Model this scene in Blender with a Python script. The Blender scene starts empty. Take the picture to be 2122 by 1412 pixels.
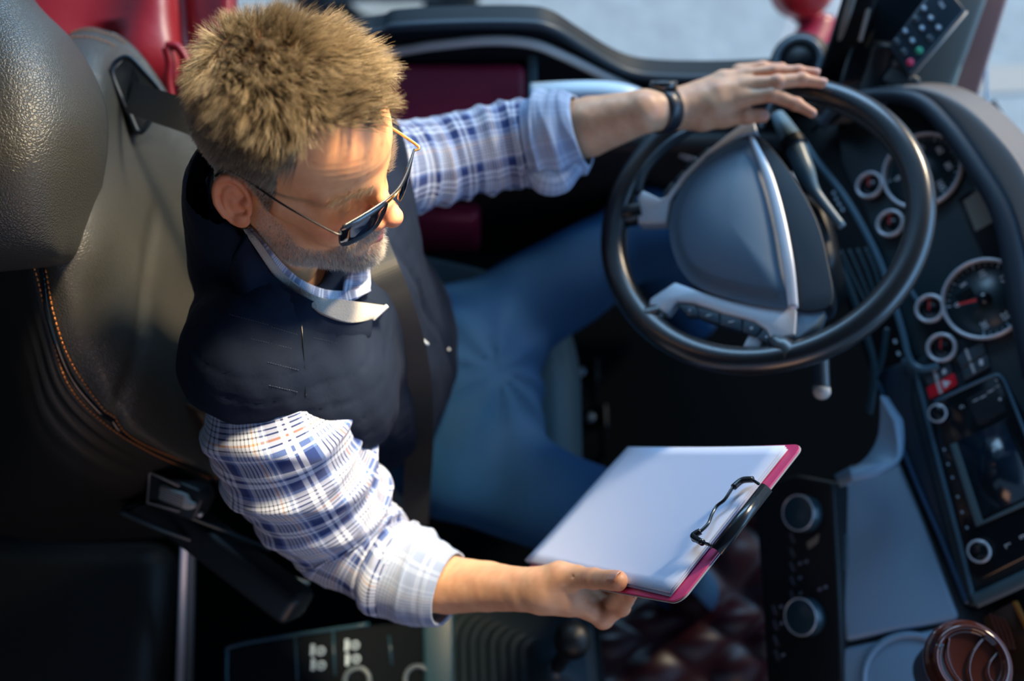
import bpy, bmesh, math, random
import numpy as np
from mathutils import Vector, Matrix
random.seed(7); RNG = np.random.default_rng(7)
SC = bpy.context.scene; COL = SC.collection

# ---------------------------------------------------------------- camera, world, lights
FPX, CAMZ, TH = 2063.0, 2.2, math.radians(24)
cd = bpy.data.cameras.new('camera'); cam = bpy.data.objects.new('camera', cd); COL.objects.link(cam)
cam.location = (0, 0, CAMZ); cam.rotation_euler = (TH, 0, 0)
cd.sensor_width = 36; cd.lens = 35.0; cd.clip_start = 0.02; cd.clip_end = 200
cd.dof.use_dof = True; cd.dof.focus_distance = 1.03; cd.dof.aperture_fstop = 2.0
SC.camera = cam
w = bpy.data.worlds.new('sky'); SC.world = w; w.use_nodes = True
bg = w.node_tree.nodes['Background']; bg.inputs[0].default_value = (0.33, 0.60, 1.0, 1); bg.inputs[1].default_value = 0.62
def light(name, kind, loc, aim, energy, color, size=1.0, size_y=None, angle=None, spread=None):
    l = bpy.data.lights.new(name, kind); o = bpy.data.objects.new(name, l); COL.objects.link(o)
    o.location = loc; l.energy = energy; l.color = color
    o.rotation_euler = (Vector(aim) - Vector(loc)).to_track_quat('-Z', 'Y').to_euler()
    if kind == 'AREA':
        l.shape = 'RECTANGLE'; l.size = size; l.size_y = size_y or size
        if spread: l.spread = math.radians(spread)
    if kind == 'SUN': l.angle = math.radians(angle or 2)
    return o
light('sunlight', 'SUN', (2.6, 2.4, 1.75), (0, 0, 0), 3.6, (1.0, 0.80, 0.56), angle=8)
light('windshield_daylight', 'AREA', (1.75, 0.35, 1.65), (-0.2, 0.45, 1.0), 17, (0.26, 0.56, 1.0), 1.7, 0.8)
light('door_window_daylight', 'AREA', (0.15, 1.9, 1.75), (-0.25, 0.5, 1.2), 22, (0.38, 0.66, 1.0), 1.3, 0.6)
light('added_warm_head_light', 'AREA', (0.25, 0.95, 2.24), (-0.19, 0.53, 1.33), 6.2, (1.0, 0.78, 0.50), 0.28, 0.28, spread=34)  # warm light added under the closed ceiling to brighten hair and face
light('passenger_window_daylight', 'AREA', (0.2, -1.5, 1.35), (-0.1, 0.4, 1.0), 6, (1.0, 0.50, 0.22), 0.9, 0.6)
vs = SC.view_settings; vs.view_transform = 'Standard'; vs.look = 'None'; vs.exposure = 0.0; vs.gamma = 1.0; vs.use_curve_mapping = False

# ---------------------------------------------------------------- picking points in the cab
FOC, cT, sT = FPX, math.cos(TH), math.sin(TH)
C0 = np.array([0, 0, CAMZ])
def ray(px, py):
    u = (px - 1061) / FOC; v = (706 - py) / FOC
    return np.array([u, v*cT + sT, v*sT - cT])
def D(px, py, d): return C0 + ray(px, py)*d
def ZP(px, py, z): r = ray(px, py); return C0 + r*((z - CAMZ)/r[2])
def YP(px, py, y): r = ray(px, py); return C0 + r*(y/r[1])
def PL(px, py, o, n): r = ray(px, py); n = np.asarray(n); return C0 + r*(np.dot(np.asarray(o) - C0, n)/np.dot(r, n))
def nz(v): v = np.asarray(v, float); return v/np.linalg.norm(v)
class Fr:                                      # a local frame: x right, y up, z outwards
    def __init__(s, o, x, z):
        s.o = np.asarray(o, float); s.z = nz(z); x = np.asarray(x, float); s.x = nz(x - s.z*np.dot(x, s.z)); s.y = np.cross(s.z, s.x)
    def __call__(s, a, b, c=0.0): return s.o + s.x*a + s.y*b + s.z*c
    def arr(s, P): P = np.asarray(P, float); return s.o + P[:, :1]*s.x + P[:, 1:2]*s.y + P[:, 2:3]*s.z
    def pick(s, px, py, h=0.0):
        p = PL(px, py, s.o + s.z*h, s.z) - s.o
        return (float(p@s.x), float(p@s.y))
    def at(s, a, b, c=0.0): return Fr(s(a, b, c), s.x, s.z)

# ---------------------------------------------------------------- materials
MATS = {}
def lin(c): return tuple(((x/12.92) if x <= 0.04045 else ((x+0.055)/1.055)**2.4) for x in c[:3])
def mat(name, rgb, rough=0.5, metal=0.0, bump=None, spec=0.5, var=0.0, coat=0.0, sheen=0.0, trans=0.0, emit=None):
    if name in MATS: return MATS[name]
    m = bpy.data.materials.new(name); m.use_nodes = True; nt = m.node_tree; b = nt.nodes['Principled BSDF']
    b.inputs['Base Color'].default_value = (*rgb, 1); b.inputs['Roughness'].default_value = rough
    b.inputs['Metallic'].default_value = metal; b.inputs['Specular IOR Level'].default_value = spec
    b.inputs['Coat Weight'].default_value = coat; b.inputs['Sheen Weight'].default_value = sheen
    b.inputs['Transmission Weight'].default_value = trans
    if emit: b.inputs['Emission Color'].default_value = (*emit[0], 1); b.inputs['Emission Strength'].default_value = emit[1]
    tc = nt.nodes.new('ShaderNodeTexCoord')
    if var:
        n = nt.nodes.new('ShaderNodeTexNoise'); n.inputs['Scale'].default_value = 9; n.inputs['Detail'].default_value = 5
        nt.links.new(tc.outputs['Object'], n.inputs['Vector'])
        mx = nt.nodes.new('ShaderNodeMix'); mx.data_type = 'RGBA'
        mx.inputs[6].default_value = (*[x*(1-var) for x in rgb], 1); mx.inputs[7].default_value = (*[min(1, x*(1+var)) for x in rgb], 1)
        nt.links.new(n.outputs['Fac'], mx.inputs[0]); nt.links.new(mx.outputs[2], b.inputs['Base Color'])
    if bump:
        kind, sc, st, dist = bump
        if kind == 'leather':
            t = nt.nodes.new('ShaderNodeTexVoronoi'); t.feature = 'DISTANCE_TO_EDGE'; out = t.outputs['Distance']
        elif kind == 'cells':
            t = nt.nodes.new('ShaderNodeTexVoronoi'); out = t.outputs['Distance']
        else:
            t = nt.nodes.new('ShaderNodeTexNoise'); t.inputs['Detail'].default_value = 4; out = t.outputs['Fac']
        t.inputs['Scale'].default_value = sc; src = tc.outputs['Object']
        if kind == 'leather':
            n2 = nt.nodes.new('ShaderNodeTexNoise'); n2.inputs['Scale'].default_value = sc*0.4; nt.links.new(src, n2.inputs['Vector'])
            ad = nt.nodes.new('ShaderNodeVectorMath'); ad.operation = 'MULTIPLY_ADD'; ad.inputs[1].default_value = (1.2/sc,)*3
            nt.links.new(n2.outputs['Color'], ad.inputs[0]); nt.links.new(src, ad.inputs[2]); src = ad.outputs[0]
            mp = nt.nodes.new('ShaderNodeMath'); mp.operation = 'SMOOTH_MIN'; mp.inputs[1].default_value = 0.22; mp.inputs[2].default_value = 0.2
            nt.links.new(out, mp.inputs[0]); out = mp.outputs[0]
        nt.links.new(src, t.inputs['Vector'])
        bp = nt.nodes.new('ShaderNodeBump'); bp.inputs['Strength'].default_value = st; bp.inputs['Distance'].default_value = dist
        nt.links.new(out, bp.inputs['Height']); nt.links.new(bp.outputs[0], b.inputs['Normal'])
    MATS[name] = m; return m
def vcol_mat(name, rough=0.5, sss=0.0, bump=None, spec=0.4):
    m = mat(name, (1, 1, 1), rough, bump=bump, spec=spec); nt = m.node_tree; b = nt.nodes['Principled BSDF']
    a = nt.nodes.new('ShaderNodeAttribute'); a.attribute_name = 'Col'
    nt.links.new(a.outputs['Color'], b.inputs['Base Color'])
    if sss:
        b.inputs['Subsurface Weight'].default_value = sss; b.inputs['Subsurface Scale'].default_value = 0.012
        b.inputs['Subsurface Radius'].default_value = (1.0, 0.35, 0.2)
    return m
black = mat('black_plastic', (0.004, 0.006, 0.008), 0.45, spec=0.3, bump=('noise', 900, 0.15, 0.0004))
softblack = mat('soft_touch_dash', (0.012, 0.022, 0.034), 0.45, spec=0.45, bump=('noise', 1100, 0.25, 0.0004))
bluegrey = mat('slate_dash_plastic', (0.16, 0.25, 0.34), 0.48, bump=('noise', 1200, 0.25, 0.0004))
gloss = mat('gloss_black', (0.006, 0.009, 0.012), 0.12)
silver = mat('satin_silver', (0.58, 0.61, 0.66), 0.35, 0.35)
chrome = mat('chrome', (0.75, 0.77, 0.80), 0.15, 1.0)
white_mark = mat('white_marking', (0.62, 0.66, 0.70), 0.6)
dim_mark = mat('pale_symbol', (0.36, 0.48, 0.56), 0.6)
red_mark = mat('red_marking', (0.65, 0.03, 0.03), 0.5)
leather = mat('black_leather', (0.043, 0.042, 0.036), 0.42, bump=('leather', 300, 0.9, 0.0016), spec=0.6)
leather_dark = mat('black_leather_shaded', (0.007, 0.007, 0.0065), 0.5, bump=('leather', 330, 0.5, 0.001), spec=0.4)  # darker copy of the seat leather, shade of the side put into its colour
redleather = mat('red_leather', (0.36, 0.008, 0.014), 0.38, bump=('noise', 60, 0.2, 0.003))
redlea2 = mat('maroon_leather', (0.23, 0.012, 0.045), 0.42, bump=('noise', 300, 0.15, 0.0006))
thread = mat('orange_thread', (0.62, 0.22, 0.05), 0.7)
denim = mat('blue_denim', (0.004, 0.042, 0.115), 0.8, bump=('noise', 500, 0.35, 0.0008), var=0.3, spec=0.25)
navy = mat('navy_vest_cloth', (0.0035, 0.0085, 0.022), 0.85, bump=('noise', 130, 0.3, 0.0015), var=0.3, spec=0.2)
fleece = mat('grey_fleece', (0.33, 0.31, 0.28), 0.95, bump=('noise', 500, 0.8, 0.002), sheen=0.4)
webbing = mat('seatbelt_webbing', (0.016, 0.018, 0.020), 0.6, bump=('noise', 600, 0.3, 0.0006))
paper = mat('white_paper_blue_light', (0.60, 0.68, 0.86), 0.7, spec=0.2)  # white sheets with the blue of the daylight put into the base colour

# ---------------------------------------------------------------- objects
def wloc(o):
    v = Vector((0, 0, 0))
    while o is not None: v = v + o.location; o = o.parent
    return np.array(v)
def tag(o, label=None, cat=None, group=None, kind=None):
    if label: o['label'] = label
    if cat: o['category'] = cat
    if group: o['group'] = group
    if kind: o['kind'] = kind
    return o
def thing(name, loc, label, cat, group=None):
    o = bpy.data.objects.new(name, None); COL.objects.link(o); o.location = Vector(loc); o.empty_display_size = 0.02
    return tag(o, label, cat, group)
def obj(name, V, Fc, m, parent=None, smooth=True, col=None, uv=None, sharp=None, own=None):
    V = np.asarray(V, float); base = wloc(parent) if parent is not None else np.zeros(3)
    loc = np.zeros(3)
    if own is not None: loc = np.asarray(own, float) - base
    me = bpy.data.meshes.new(name)
    if isinstance(Fc, np.ndarray) and Fc.ndim == 2:
        n, k = Fc.shape
        me.vertices.add(len(V)); me.vertices.foreach_set('co', (V - base - loc).astype(np.float32).ravel())
        me.loops.add(n*k); me.loops.foreach_set('vertex_index', Fc.astype(np.int32).ravel())
        me.polygons.add(n); me.polygons.foreach_set('loop_start', (np.arange(n)*k).astype(np.int32))
        me.update(calc_edges=True); me.validate()
    else:
        me.from_pydata([tuple(p) for p in (V - base - loc)], [], [list(map(int, f)) for f in Fc])
        bm = bmesh.new(); bm.from_mesh(me); bmesh.ops.recalc_face_normals(bm, faces=bm.faces); bm.to_mesh(me); bm.free()
    me.polygons.foreach_set('use_smooth', [smooth]*len(me.polygons))
    if sharp is not None: me.set_sharp_from_angle(angle=math.radians(sharp))
    if col is not None:
        a = me.attributes.new('Col', 'FLOAT_COLOR', 'POINT'); c4 = np.ones((len(V), 4), np.float32); c4[:, :3] = col
        a.data.foreach_set('color', c4.ravel())
    if uv is not None:
        l = me.uv_layers.new(name='UVMap'); idx = np.empty(len(me.loops), np.int32); me.loops.foreach_get('vertex_index', idx)
        l.data.foreach_set('uv', np.asarray(uv, np.float32)[idx].ravel())
    me.materials.append(m)
    o = bpy.data.objects.new(name, me); COL.objects.link(o)
    if parent is not None: o.parent = parent
    o.location = Vector(loc)
    return o
def bevel(o, w, seg=3, ang=35):
    b = o.modifiers.new('bevel', 'BEVEL'); b.width = w; b.segments = seg; b.limit_method = 'ANGLE'; b.angle_limit = math.radians(ang); b.harden_normals = False
    return o
def join(parts):
    V = []; Fc = []; k = 0
    for v, f in parts:
        v = np.asarray(v, float); V.append(v); Fc += [[i + k for i in q] for q in f]; k += len(v)
    return np.vstack(V), Fc
def box(fr, w, h, d, c=(0, 0, 0)):            # centred at c in the frame
    P = [(x*w/2 + c[0], y*h/2 + c[1], z*d/2 + c[2]) for z in (-1, 1) for y in (-1, 1) for x in (-1, 1)]
    return fr.arr(P), [[0, 2, 3, 1], [4, 5, 7, 6], [0, 1, 5, 4], [2, 6, 7, 3], [0, 4, 6, 2], [1, 3, 7, 5]]
def prism(fr, poly, h0, h1, taper=1.0):
    n = len(poly); P2 = np.array(poly, float); cc = P2.mean(0)
    P = np.vstack([np.c_[P2, np.full(n, h0)], np.c_[(P2 - cc)*taper + cc, np.full(n, h1)]])
    return fr.arr(P), [list(range(n))[::-1], list(range(n, 2*n))] + [[i, (i+1) % n, n+(i+1) % n, n+i] for i in range(n)]
def rrect(w, h, r, n=5, c=(0, 0)):
    out = []
    for sx, sy, a0 in ((1, 1, 0), (-1, 1, 90), (-1, -1, 180), (1, -1, 270)):
        for i in range(n+1):
            a = math.radians(a0 + 90*i/n); out.append((c[0] + sx*(w/2-r) + r*math.cos(a), c[1] + sy*(h/2-r) + r*math.sin(a)))
    return out
def lathe(fr, prof, seg=48, close=False):      # prof: (r, h) pairs
    n = len(prof); P = []
    for i in range(seg):
        a = 2*math.pi*i/seg
        for r, h in prof: P.append((r*math.cos(a), r*math.sin(a), h))
    Fc = []
    m = n if close else n-1
    for i in range(seg):
        for j in range(m):
            j2 = (j+1) % n; i2 = (i+1) % seg
            Fc.append([i*n+j, i2*n+j, i2*n+j2, i*n+j2])
    return fr.arr(P), Fc
def ringprof(r, t, n=10, sq=1.0): return [(r + t*math.cos(2*math.pi*i/n), sq*t*math.sin(2*math.pi*i/n)) for i in range(n)]
def disc(fr, r, h, seg=40, r2=None):
    return prism(fr, [(r*math.cos(2*math.pi*i/seg), r*math.sin(2*math.pi*i/seg)) for i in range(seg)], 0, h)
def cat(P, n=8, closed=False):                 # Catmull-Rom through points
    P = np.asarray(P, float); m = len(P); out = []
    for i in range(m if closed else m-1):
        g = lambda k: P[k % m] if closed else P[min(max(k, 0), m-1)]
        a, b, c, d = g(i-1), g(i), g(i+1), g(i+2)
        for j in range(n):
            t = j/n; out.append(0.5*((2*b) + (c-a)*t + (2*a-5*b+4*c-d)*t*t + (3*b-a-3*c+d)*t**3))
    if not closed: out.append(P[-1])
    return np.array(out)
def tube(P, R, seg=12, caps=True, flat=1.0, up=None, closed=False, rad=None):
    """swept tube; R scalar or per-point; flat squashes along the frame's second axis; rad(i_frac, ang, arc) scales"""
    P = np.asarray(P, float); n = len(P); R = np.broadcast_to(np.asarray(R, float), (n,)) if np.ndim(R) < 2 else R
    T = np.gradient(P, axis=0) if not closed else (np.roll(P, -1, 0) - np.roll(P, 1, 0))
    T /= np.linalg.norm(T, axis=1)[:, None] + 1e-12
    nrm = np.asarray(up, float) if up is not None else (np.array([0, 0, 1.]) if abs(T[0][2]) < 0.9 else np.array([1., 0, 0]))
    arc = np.r_[0, np.cumsum(np.linalg.norm(np.diff(P, axis=0), axis=1))]
    V = []; UV = []; k = seg if closed or True else seg
    for i in range(n):
        if up is not None: nrm = np.asarray(up, float)
        nrm = nrm - T[i]*np.dot(nrm, T[i]); nrm = nrm/np.linalg.norm(nrm); bi = np.cross(T[i], nrm)
        for j in range(seg + 1):
            a = 2*math.pi*j/seg; r = R[i]*(rad(arc[i]/arc[-1], a, arc[i]) if rad else 1.0)
            V.append(P[i] + r*(math.cos(a)*bi + flat*math.sin(a)*nrm)); UV.append((j/seg, arc[i]))
    m = seg + 1; Fc = []
    for i in range(n if closed else n-1):
        for j in range(seg): Fc.append([i*m+j, i*m+j+1, ((i+1) % n)*m+j+1, ((i+1) % n)*m+j])
    if caps and not closed:
        V.append(P[0]); UV.append((0, 0)); V.append(P[-1]); UV.append((0, arc[-1])); a0 = len(V)-2
        for j in range(seg): Fc.append([a0, j+1, j]); Fc.append([a0+1, (n-1)*m+j, (n-1)*m+j+1])
    return np.array(V), Fc, np.array(UV)
def tubeobj(name, P, R, m, parent=None, seg=12, **k):
    v, f, u = tube(P, R, seg, **k); return obj(name, v, f, m, parent, uv=u)
def patch(grid, n=8, thick=0.03, m2=None, disp=None):      # grid[rows][cols] of world points -> smooth solid sheet
    G = np.array(grid, float); G = np.array([cat(r, n) for r in G]); G = np.array([cat(G[:, j], n) for j in range(G.shape[1])]).transpose(1, 0, 2)
    a, b = G.shape[:2]
    du = np.gradient(G, axis=1); dv = np.gradient(G, axis=0); N = np.cross(du, dv); N /= np.linalg.norm(N, axis=2)[:, :, None] + 1e-12
    if np.mean(np.sum(N*(C0 - G), axis=2)) < 0: N = -N
    if disp is not None: G = G + N*disp(*np.meshgrid(np.linspace(0, 1, a), np.linspace(0, 1, b), indexing='ij'))[:, :, None]
    V = np.vstack([G.reshape(-1, 3), (G - N*thick).reshape(-1, 3)]); o = a*b; Fc = []
    for i in range(a-1):
        for j in range(b-1):
            q = [i*b+j, i*b+j+1, (i+1)*b+j+1, (i+1)*b+j]; Fc.append(q); Fc.append([x+o for x in q[::-1]])
    for i in range(a-1):
        for j in (0, b-1): Fc.append([i*b+j, (i+1)*b+j, (i+1)*b+j+o, i*b+j+o])
    for j in range(b-1):
        for i in (0, a-1): Fc.append([i*b+j, i*b+j+1, i*b+j+1+o, i*b+j+o])
    uu, vv = np.meshgrid(np.linspace(0, 1, b), np.linspace(0, 1, a)); uv = np.c_[uu.ravel(), vv.ravel()]
    return V, Fc, np.vstack([uv, uv]), G, N
def text(name, s, fr, size, m, parent, h=0.0003):
    cu = bpy.data.curves.new(name, 'FONT'); cu.body = s; cu.size = size; cu.extrude = h; cu.align_x = 'CENTER'; cu.align_y = 'CENTER'
    t = bpy.data.objects.new('t', cu); COL.objects.link(t); dg = bpy.context.evaluated_depsgraph_get()
    me = bpy.data.meshes.new_from_object(t.evaluated_get(dg)); bpy.data.objects.remove(t); bpy.data.curves.remove(cu)
    V = np.array([v.co for v in me.vertices]); Fc = [list(p.vertices) for p in me.polygons]; bpy.data.meshes.remove(me)
    return obj(name, fr.arr(V), Fc, m, parent, smooth=False)

# ---------------------------------------------------------------- signed distance modelling
def smin(a, b, k):
    h = np.clip(0.5 + 0.5*(b-a)/k, 0, 1); return b*(1-h) + a*h - k*h*(1-h)
def smax(a, b, k): return -smin(-a, -b, k)
def sph(P, c, r): return np.linalg.norm(P - np.asarray(c), axis=1) - r
def ell(P, c, r, R=None):
    q = P - np.asarray(c)
    if R is not None: q = q@np.asarray(R).T
    r = np.asarray(r); k0 = np.linalg.norm(q/r, axis=1); k1 = np.linalg.norm(q/(r*r), axis=1) + 1e-9
    return k0*(k0-1)/k1
def cap(P, a, b, r1, r2=None):
    a = np.asarray(a, float); b = np.asarray(b, float); r2 = r1 if r2 is None else r2
    ab = b - a; t = np.clip(((P-a)@ab)/(ab@ab), 0, 1)
    return np.linalg.norm(P - a - t[:, None]*ab, axis=1) - (r1 + (r2-r1)*t)
def surfnet(f, lo, hi, h, proj=2):
    lo = np.asarray(lo, float); n = np.ceil((np.asarray(hi) - lo)/h).astype(int) + 1
    ax = [lo[i] + h*np.arange(n[i]) for i in range(3)]
    vals = np.empty(n, np.float32)
    YY, ZZ = np.meshgrid(ax[1], ax[2], indexing='ij'); yz = np.c_[YY.ravel(), ZZ.ravel()]
    st = max(1, int(400000/len(yz)))
    for i in range(0, n[0], st):
        xs = ax[0][i:i+st]; P = np.empty((len(xs)*len(yz), 3)); P[:, 0] = np.repeat(xs, len(yz)); P[:, 1:] = np.tile(yz, (len(xs), 1))
        vals[i:i+st] = f(P).reshape(len(xs), n[1], n[2])
    cn = n - 1; acc = np.zeros((*cn, 3), np.float32); cnt = np.zeros(cn, np.float32)
    sl = lambda o: tuple(slice(o[i], o[i] + cn[i]) for i in range(3))
    cs = [(x, y, z) for x in (0, 1) for y in (0, 1) for z in (0, 1)]
    for a in cs:
        for d in range(3):
            if a[d]: continue
            b = list(a); b[d] = 1; v0 = vals[sl(a)]; v1 = vals[sl(b)]; mk = (v0 < 0) != (v1 < 0)
            t = np.where(mk, v0/np.where(mk, v0-v1, 1), 0)
            for k in range(3): acc[..., k] += np.where(mk, a[k] + (t if k == d else 0), 0)
            cnt += mk
    ok = cnt > 0; idx = -np.ones(cn, np.int64); idx[ok] = np.arange(ok.sum())
    cell = np.argwhere(ok); V = lo + h*(cell + acc[ok]/cnt[ok][:, None])
    Q = []
    for d in range(3):
        e1, e2 = (d+1) % 3, (d+2) % 3
        s0 = [slice(1, cn[i]) for i in range(3)]; s0[d] = slice(0, cn[d])
        s1 = list(s0); s1[d] = slice(1, cn[d]+1)
        v0 = vals[tuple(s0)]; v1 = vals[tuple(s1)]; base = np.argwhere((v0 < 0) != (v1 < 0))
        if not len(base): continue
        inn = (v0 < 0)[tuple(base.T)]
        off = np.ones(3, int); off[d] = 0; base = base + off
        def g(a, b):
            q = base.copy(); q[:, e1] -= a; q[:, e2] -= b; return idx[q[:, 0], q[:, 1], q[:, 2]]
        q = np.c_[g(1, 1), g(0, 1), g(0, 0), g(1, 0)]
        q[~inn] = q[~inn][:, ::-1]; Q.append(q)
    Q = np.vstack(Q); Q = Q[(Q >= 0).all(1)]
    for _ in range(proj):
        e = h*0.25; f0 = f(V)
        g = np.c_[f(V + [e, 0, 0]) - f0, f(V + [0, e, 0]) - f0, f(V + [0, 0, e]) - f0]/e
        st = np.clip(f0/np.maximum((g**2).sum(1), 0.1), -h*0.7, h*0.7); V = V - g*st[:, None]
    return V, Q
def noise3(P, seed, sc):                       # cheap smooth noise: sum of sines in random directions
    r = np.random.default_rng(seed); out = 0
    for i in range(7):
        k = r.normal(size=3)*sc; out = out + np.sin(P@k + r.uniform(0, 6.28))
    return out/4.0

# ================================================================ the steering wheel's plane (the hand rests on it)
WF = Fr(D(1571, 455, 1.362), (0.03, -1, 0), (-0.396, -0.022, 0.918))
def wp(px, py, h): a, b = WF.pick(px, py, h); return WF(a, b, h)

# ================================================================ the driver
HF = np.array([[0.88, 0.458, 0.13], [-0.476, 0.849, 0.229], [-0.004, -0.264, 0.965]])    # head axes: forward, left, up
HF = np.linalg.qr(HF)[0]*np.sign(np.diag(np.linalg.qr(HF)[1])); HO = np.array([-0.223, 0.587, 1.347])
def h2w(P): return HO + np.asarray(P, float)@HF.T
def w2h(P): return (np.asarray(P, float) - HO)@HF
driver = thing('person', (-0.10, 0.60, 0.52), 'bearded grey-haired man at the steering wheel in navy vest and plaid shirt, reading a clipboard', 'person')

def headf(P):
    x, y, z = P[:, 0], P[:, 1], P[:, 2]; A = np.c_[x, np.abs(y), z]
    f = ell(P, (-0.004, 0, 0.045), (0.098, 0.078, 0.088))
    f = smin(f, ell(P, (0.040, 0, 0.050), (0.058, 0.060, 0.062)), 0.03)
    f = smin(f, ell(P, (0.040, 0, -0.028), (0.054, 0.052, 0.070)), 0.03)
    f = smin(f, cap(A, (-0.002, 0.052, -0.045), (0.030, 0.047, -0.072), 0.015, 0.015), 0.03)
    f = smin(f, cap(A, (0.030, 0.044, -0.072), (0.078, 0.012, -0.086), 0.014, 0.016), 0.022)
    f = smin(f, sph(P, (0.085, 0, -0.085), 0.017), 0.014)
    f = smin(f, cap(A, (0.060, 0.045, -0.010), (0.030, 0.062, 0.000), 0.019, 0.014), 0.020)      # cheekbones
    f = smin(f, ell(A, (0.066, 0.035, -0.036), (0.023, 0.020, 0.018)), 0.012)                      # smiling cheeks
    f = smin(f, cap(A, (0.087, 0.010, 0.021), (0.071, 0.047, 0.020), 0.011, 0.010), 0.014)         # brow
    f = smax(f, -ell(A, (0.099, 0.031, 0.000), (0.017, 0.019, 0.013)), 0.012)                      # sockets
    f = smin(f, sph(A, (0.074, 0.031, 0.000), 0.0138), 0.003)
    f = smax(f, -np.maximum(cap(A, (0.092, 0.020, -0.0055), (0.083, 0.047, -0.0045), 0.0012, 0.001), -1), 0.002)
    f = smin(f, cap(P, (0.092, 0, 0.022), (0.103, 0, 0.000), 0.0075, 0.0078), 0.010)                # nose
    f = smin(f, cap(P, (0.103, 0, 0.000), (0.118, 0, -0.020), 0.0078, 0.0115), 0.006)
    f = smin(f, ell(A, (0.105, 0.0135, -0.024), (0.012, 0.0085, 0.0085)), 0.005)
    f = smax(f, -ell(A, (0.112, 0.007, -0.034), (0.006, 0.0035, 0.005)), 0.003)
    f = smin(f, ell(P, (0.083, 0, -0.052), (0.022, 0.030, 0.028)), 0.012)                          # mouth mound
    f = smin(f, cap(A, (0.1035, 0.0, -0.049), (0.0865, 0.026, -0.0505), 0.0050, 0.0025), 0.004)    # upper lip
    f = smin(f, cap(A, (0.1015, 0.0, -0.0605), (0.0875, 0.024, -0.0535), 0.0060, 0.0028), 0.004)   # lower lip
    f = smax(f, -cap(A, (0.108, 0.0, -0.0545), (0.088, 0.0265, -0.0505), 0.0016, 0.0012), 0.002)
    f = smax(f, -cap(A, (0.099, 0.019, -0.030), (0.087, 0.034, -0.050), 0.0025, 0.002), 0.007)     # smile folds
    f = smax(f, -ell(A, (0.104, 0, -0.072), (0.010, 0.020, 0.005)), 0.010)
    # creases on the forehead and beside the eye
    f = f + 0.00010*np.exp(-((x-0.085)/0.03)**2)*np.exp(-((z-0.055)/0.018)**2)*np.sin(z*900 + 2.0*np.cos(y*50))
    for dz in (-0.008, 0.0, 0.008): f = smax(f, -cap(A, (0.072, 0.052, 0.000 + dz*0.4), (0.052, 0.064, -0.002 + dz*1.6), 0.0010, 0.0006), 0.003)
    # ears
    E = (A - np.array([-0.010, 0.0745, -0.004]))/0.92; th = math.radians(32)
    en = np.array([math.sin(th), math.cos(th), 0.12]); eb = np.array([-math.cos(th), math.sin(th), -0.15]); en /= np.linalg.norm(en)
    eb -= en*(eb@en); eb /= np.linalg.norm(eb); eu = np.cross(eb, en); eu *= np.sign(eu[2])
    a, b, c = E@eb - 0.008, E@eu, E@en - 0.006
    A1 = 0.0185 - 0.12*np.clip(-b, 0, 0.03)
    e = (np.sqrt((a/A1)**2 + (b/0.0325)**2) - 1)*0.018
    f = smin(f, np.maximum(e, np.abs(c + 0.004*np.clip(1 + e/0.018, 0, 1)) - 0.0028), 0.003)
    f = smin(f, np.sqrt((e + 0.001)**2 + (c - 0.0015)**2) - 0.0032 + 0.0012*(b < -0.02), 0.002)
    e2 = (np.sqrt(((a + 0.001)/0.0105)**2 + ((b + 0.004)/0.019)**2) - 1)*0.010
    f = smin(f, np.where(a > -0.006, np.sqrt(e2**2 + (c - 0.0)**2) - 0.0026, 1), 0.0025)
    f = smin(f, ell(np.c_[a, b, c], (-0.004, -0.026, 0.001), (0.0085, 0.0095, 0.0045)), 0.003)
    f = smin(f, ell(np.c_[a, b, c], (-0.0125, -0.004, 0.0), (0.005, 0.006, 0.006)), 0.004)
    # neck
    f = smin(f, cap(P, (-0.030, 0, -0.020), (-0.055, 0.0, -0.19), 0.054, 0.060), 0.022)
    f = smin(f, cap(P, (0.010, 0, -0.085), (-0.010, 0.0, -0.17), 0.022, 0.024), 0.03)
    return f
hV, hQ = surfnet(headf, (-0.125, -0.115, -0.20), (0.140, 0.115, 0.145), 0.0018)
def facecol(P):
    x, y, z = P.T; A = np.c_[x, np.abs(y), z]; base = np.array([0.66, 0.32, 0.155]); c = np.tile(base, (len(P), 1))
    def mix(msk, col): nonlocal c; msk = np.clip(msk, 0, 1)[:, None]; c = c*(1-msk) + np.array(col)*msk
    mix(0.75*np.exp(-((np.linalg.norm((A-[0.118, 0, -0.02])/[0.03, 0.022, 0.022], axis=1))**2)), (0.60, 0.20, 0.12))
    mix(0.55*np.exp(-((np.linalg.norm((A-[0.075, 0.042, -0.022])/[0.035, 0.026, 0.02], axis=1))**2)), (0.60, 0.20, 0.11))
    mix(0.7*(np.abs(y) > 0.072)*(x < 0.03), (0.66, 0.20, 0.09))
    lips = np.minimum(cap(A, (0.1035, 0, -0.0495), (0.0865, 0.026, -0.0505), 0.0045, 0.002), cap(A, (0.1015, 0, -0.0595), (0.0875, 0.024, -0.0535), 0.0055, 0.0025))
    mix(0.9*(lips < 0.0012), (0.62, 0.17, 0.14))
    n = noise3(P, 3, 130)*0.10 + noise3(P, 4, 500)*0.05; c = c*(1 + n[:, None]*[0.5, 0.9, 1.0])
    rr = np.random.default_rng(5)
    for i in range(26):                                          # age spots
        p = np.array([rr.uniform(0.05, 0.095), rr.uniform(-0.06, 0.03), rr.uniform(0.035, 0.085)]); r = rr.uniform(0.0015, 0.0028)
        q = np.linalg.norm((P - p)[:, 1:], axis=1)*(1 + 0*x); mix(0.4*np.exp(-(q/r)**2)*(x > 0.03), (0.30, 0.11, 0.05))
    s = scalp(P); mix(np.clip(s*0.8, 0, 0.8), (0.12, 0.080, 0.050))
    b = beardm(P); mix(b*0.25, (0.50, 0.36, 0.28))
    return np.clip(c, 0, 1)
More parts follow.
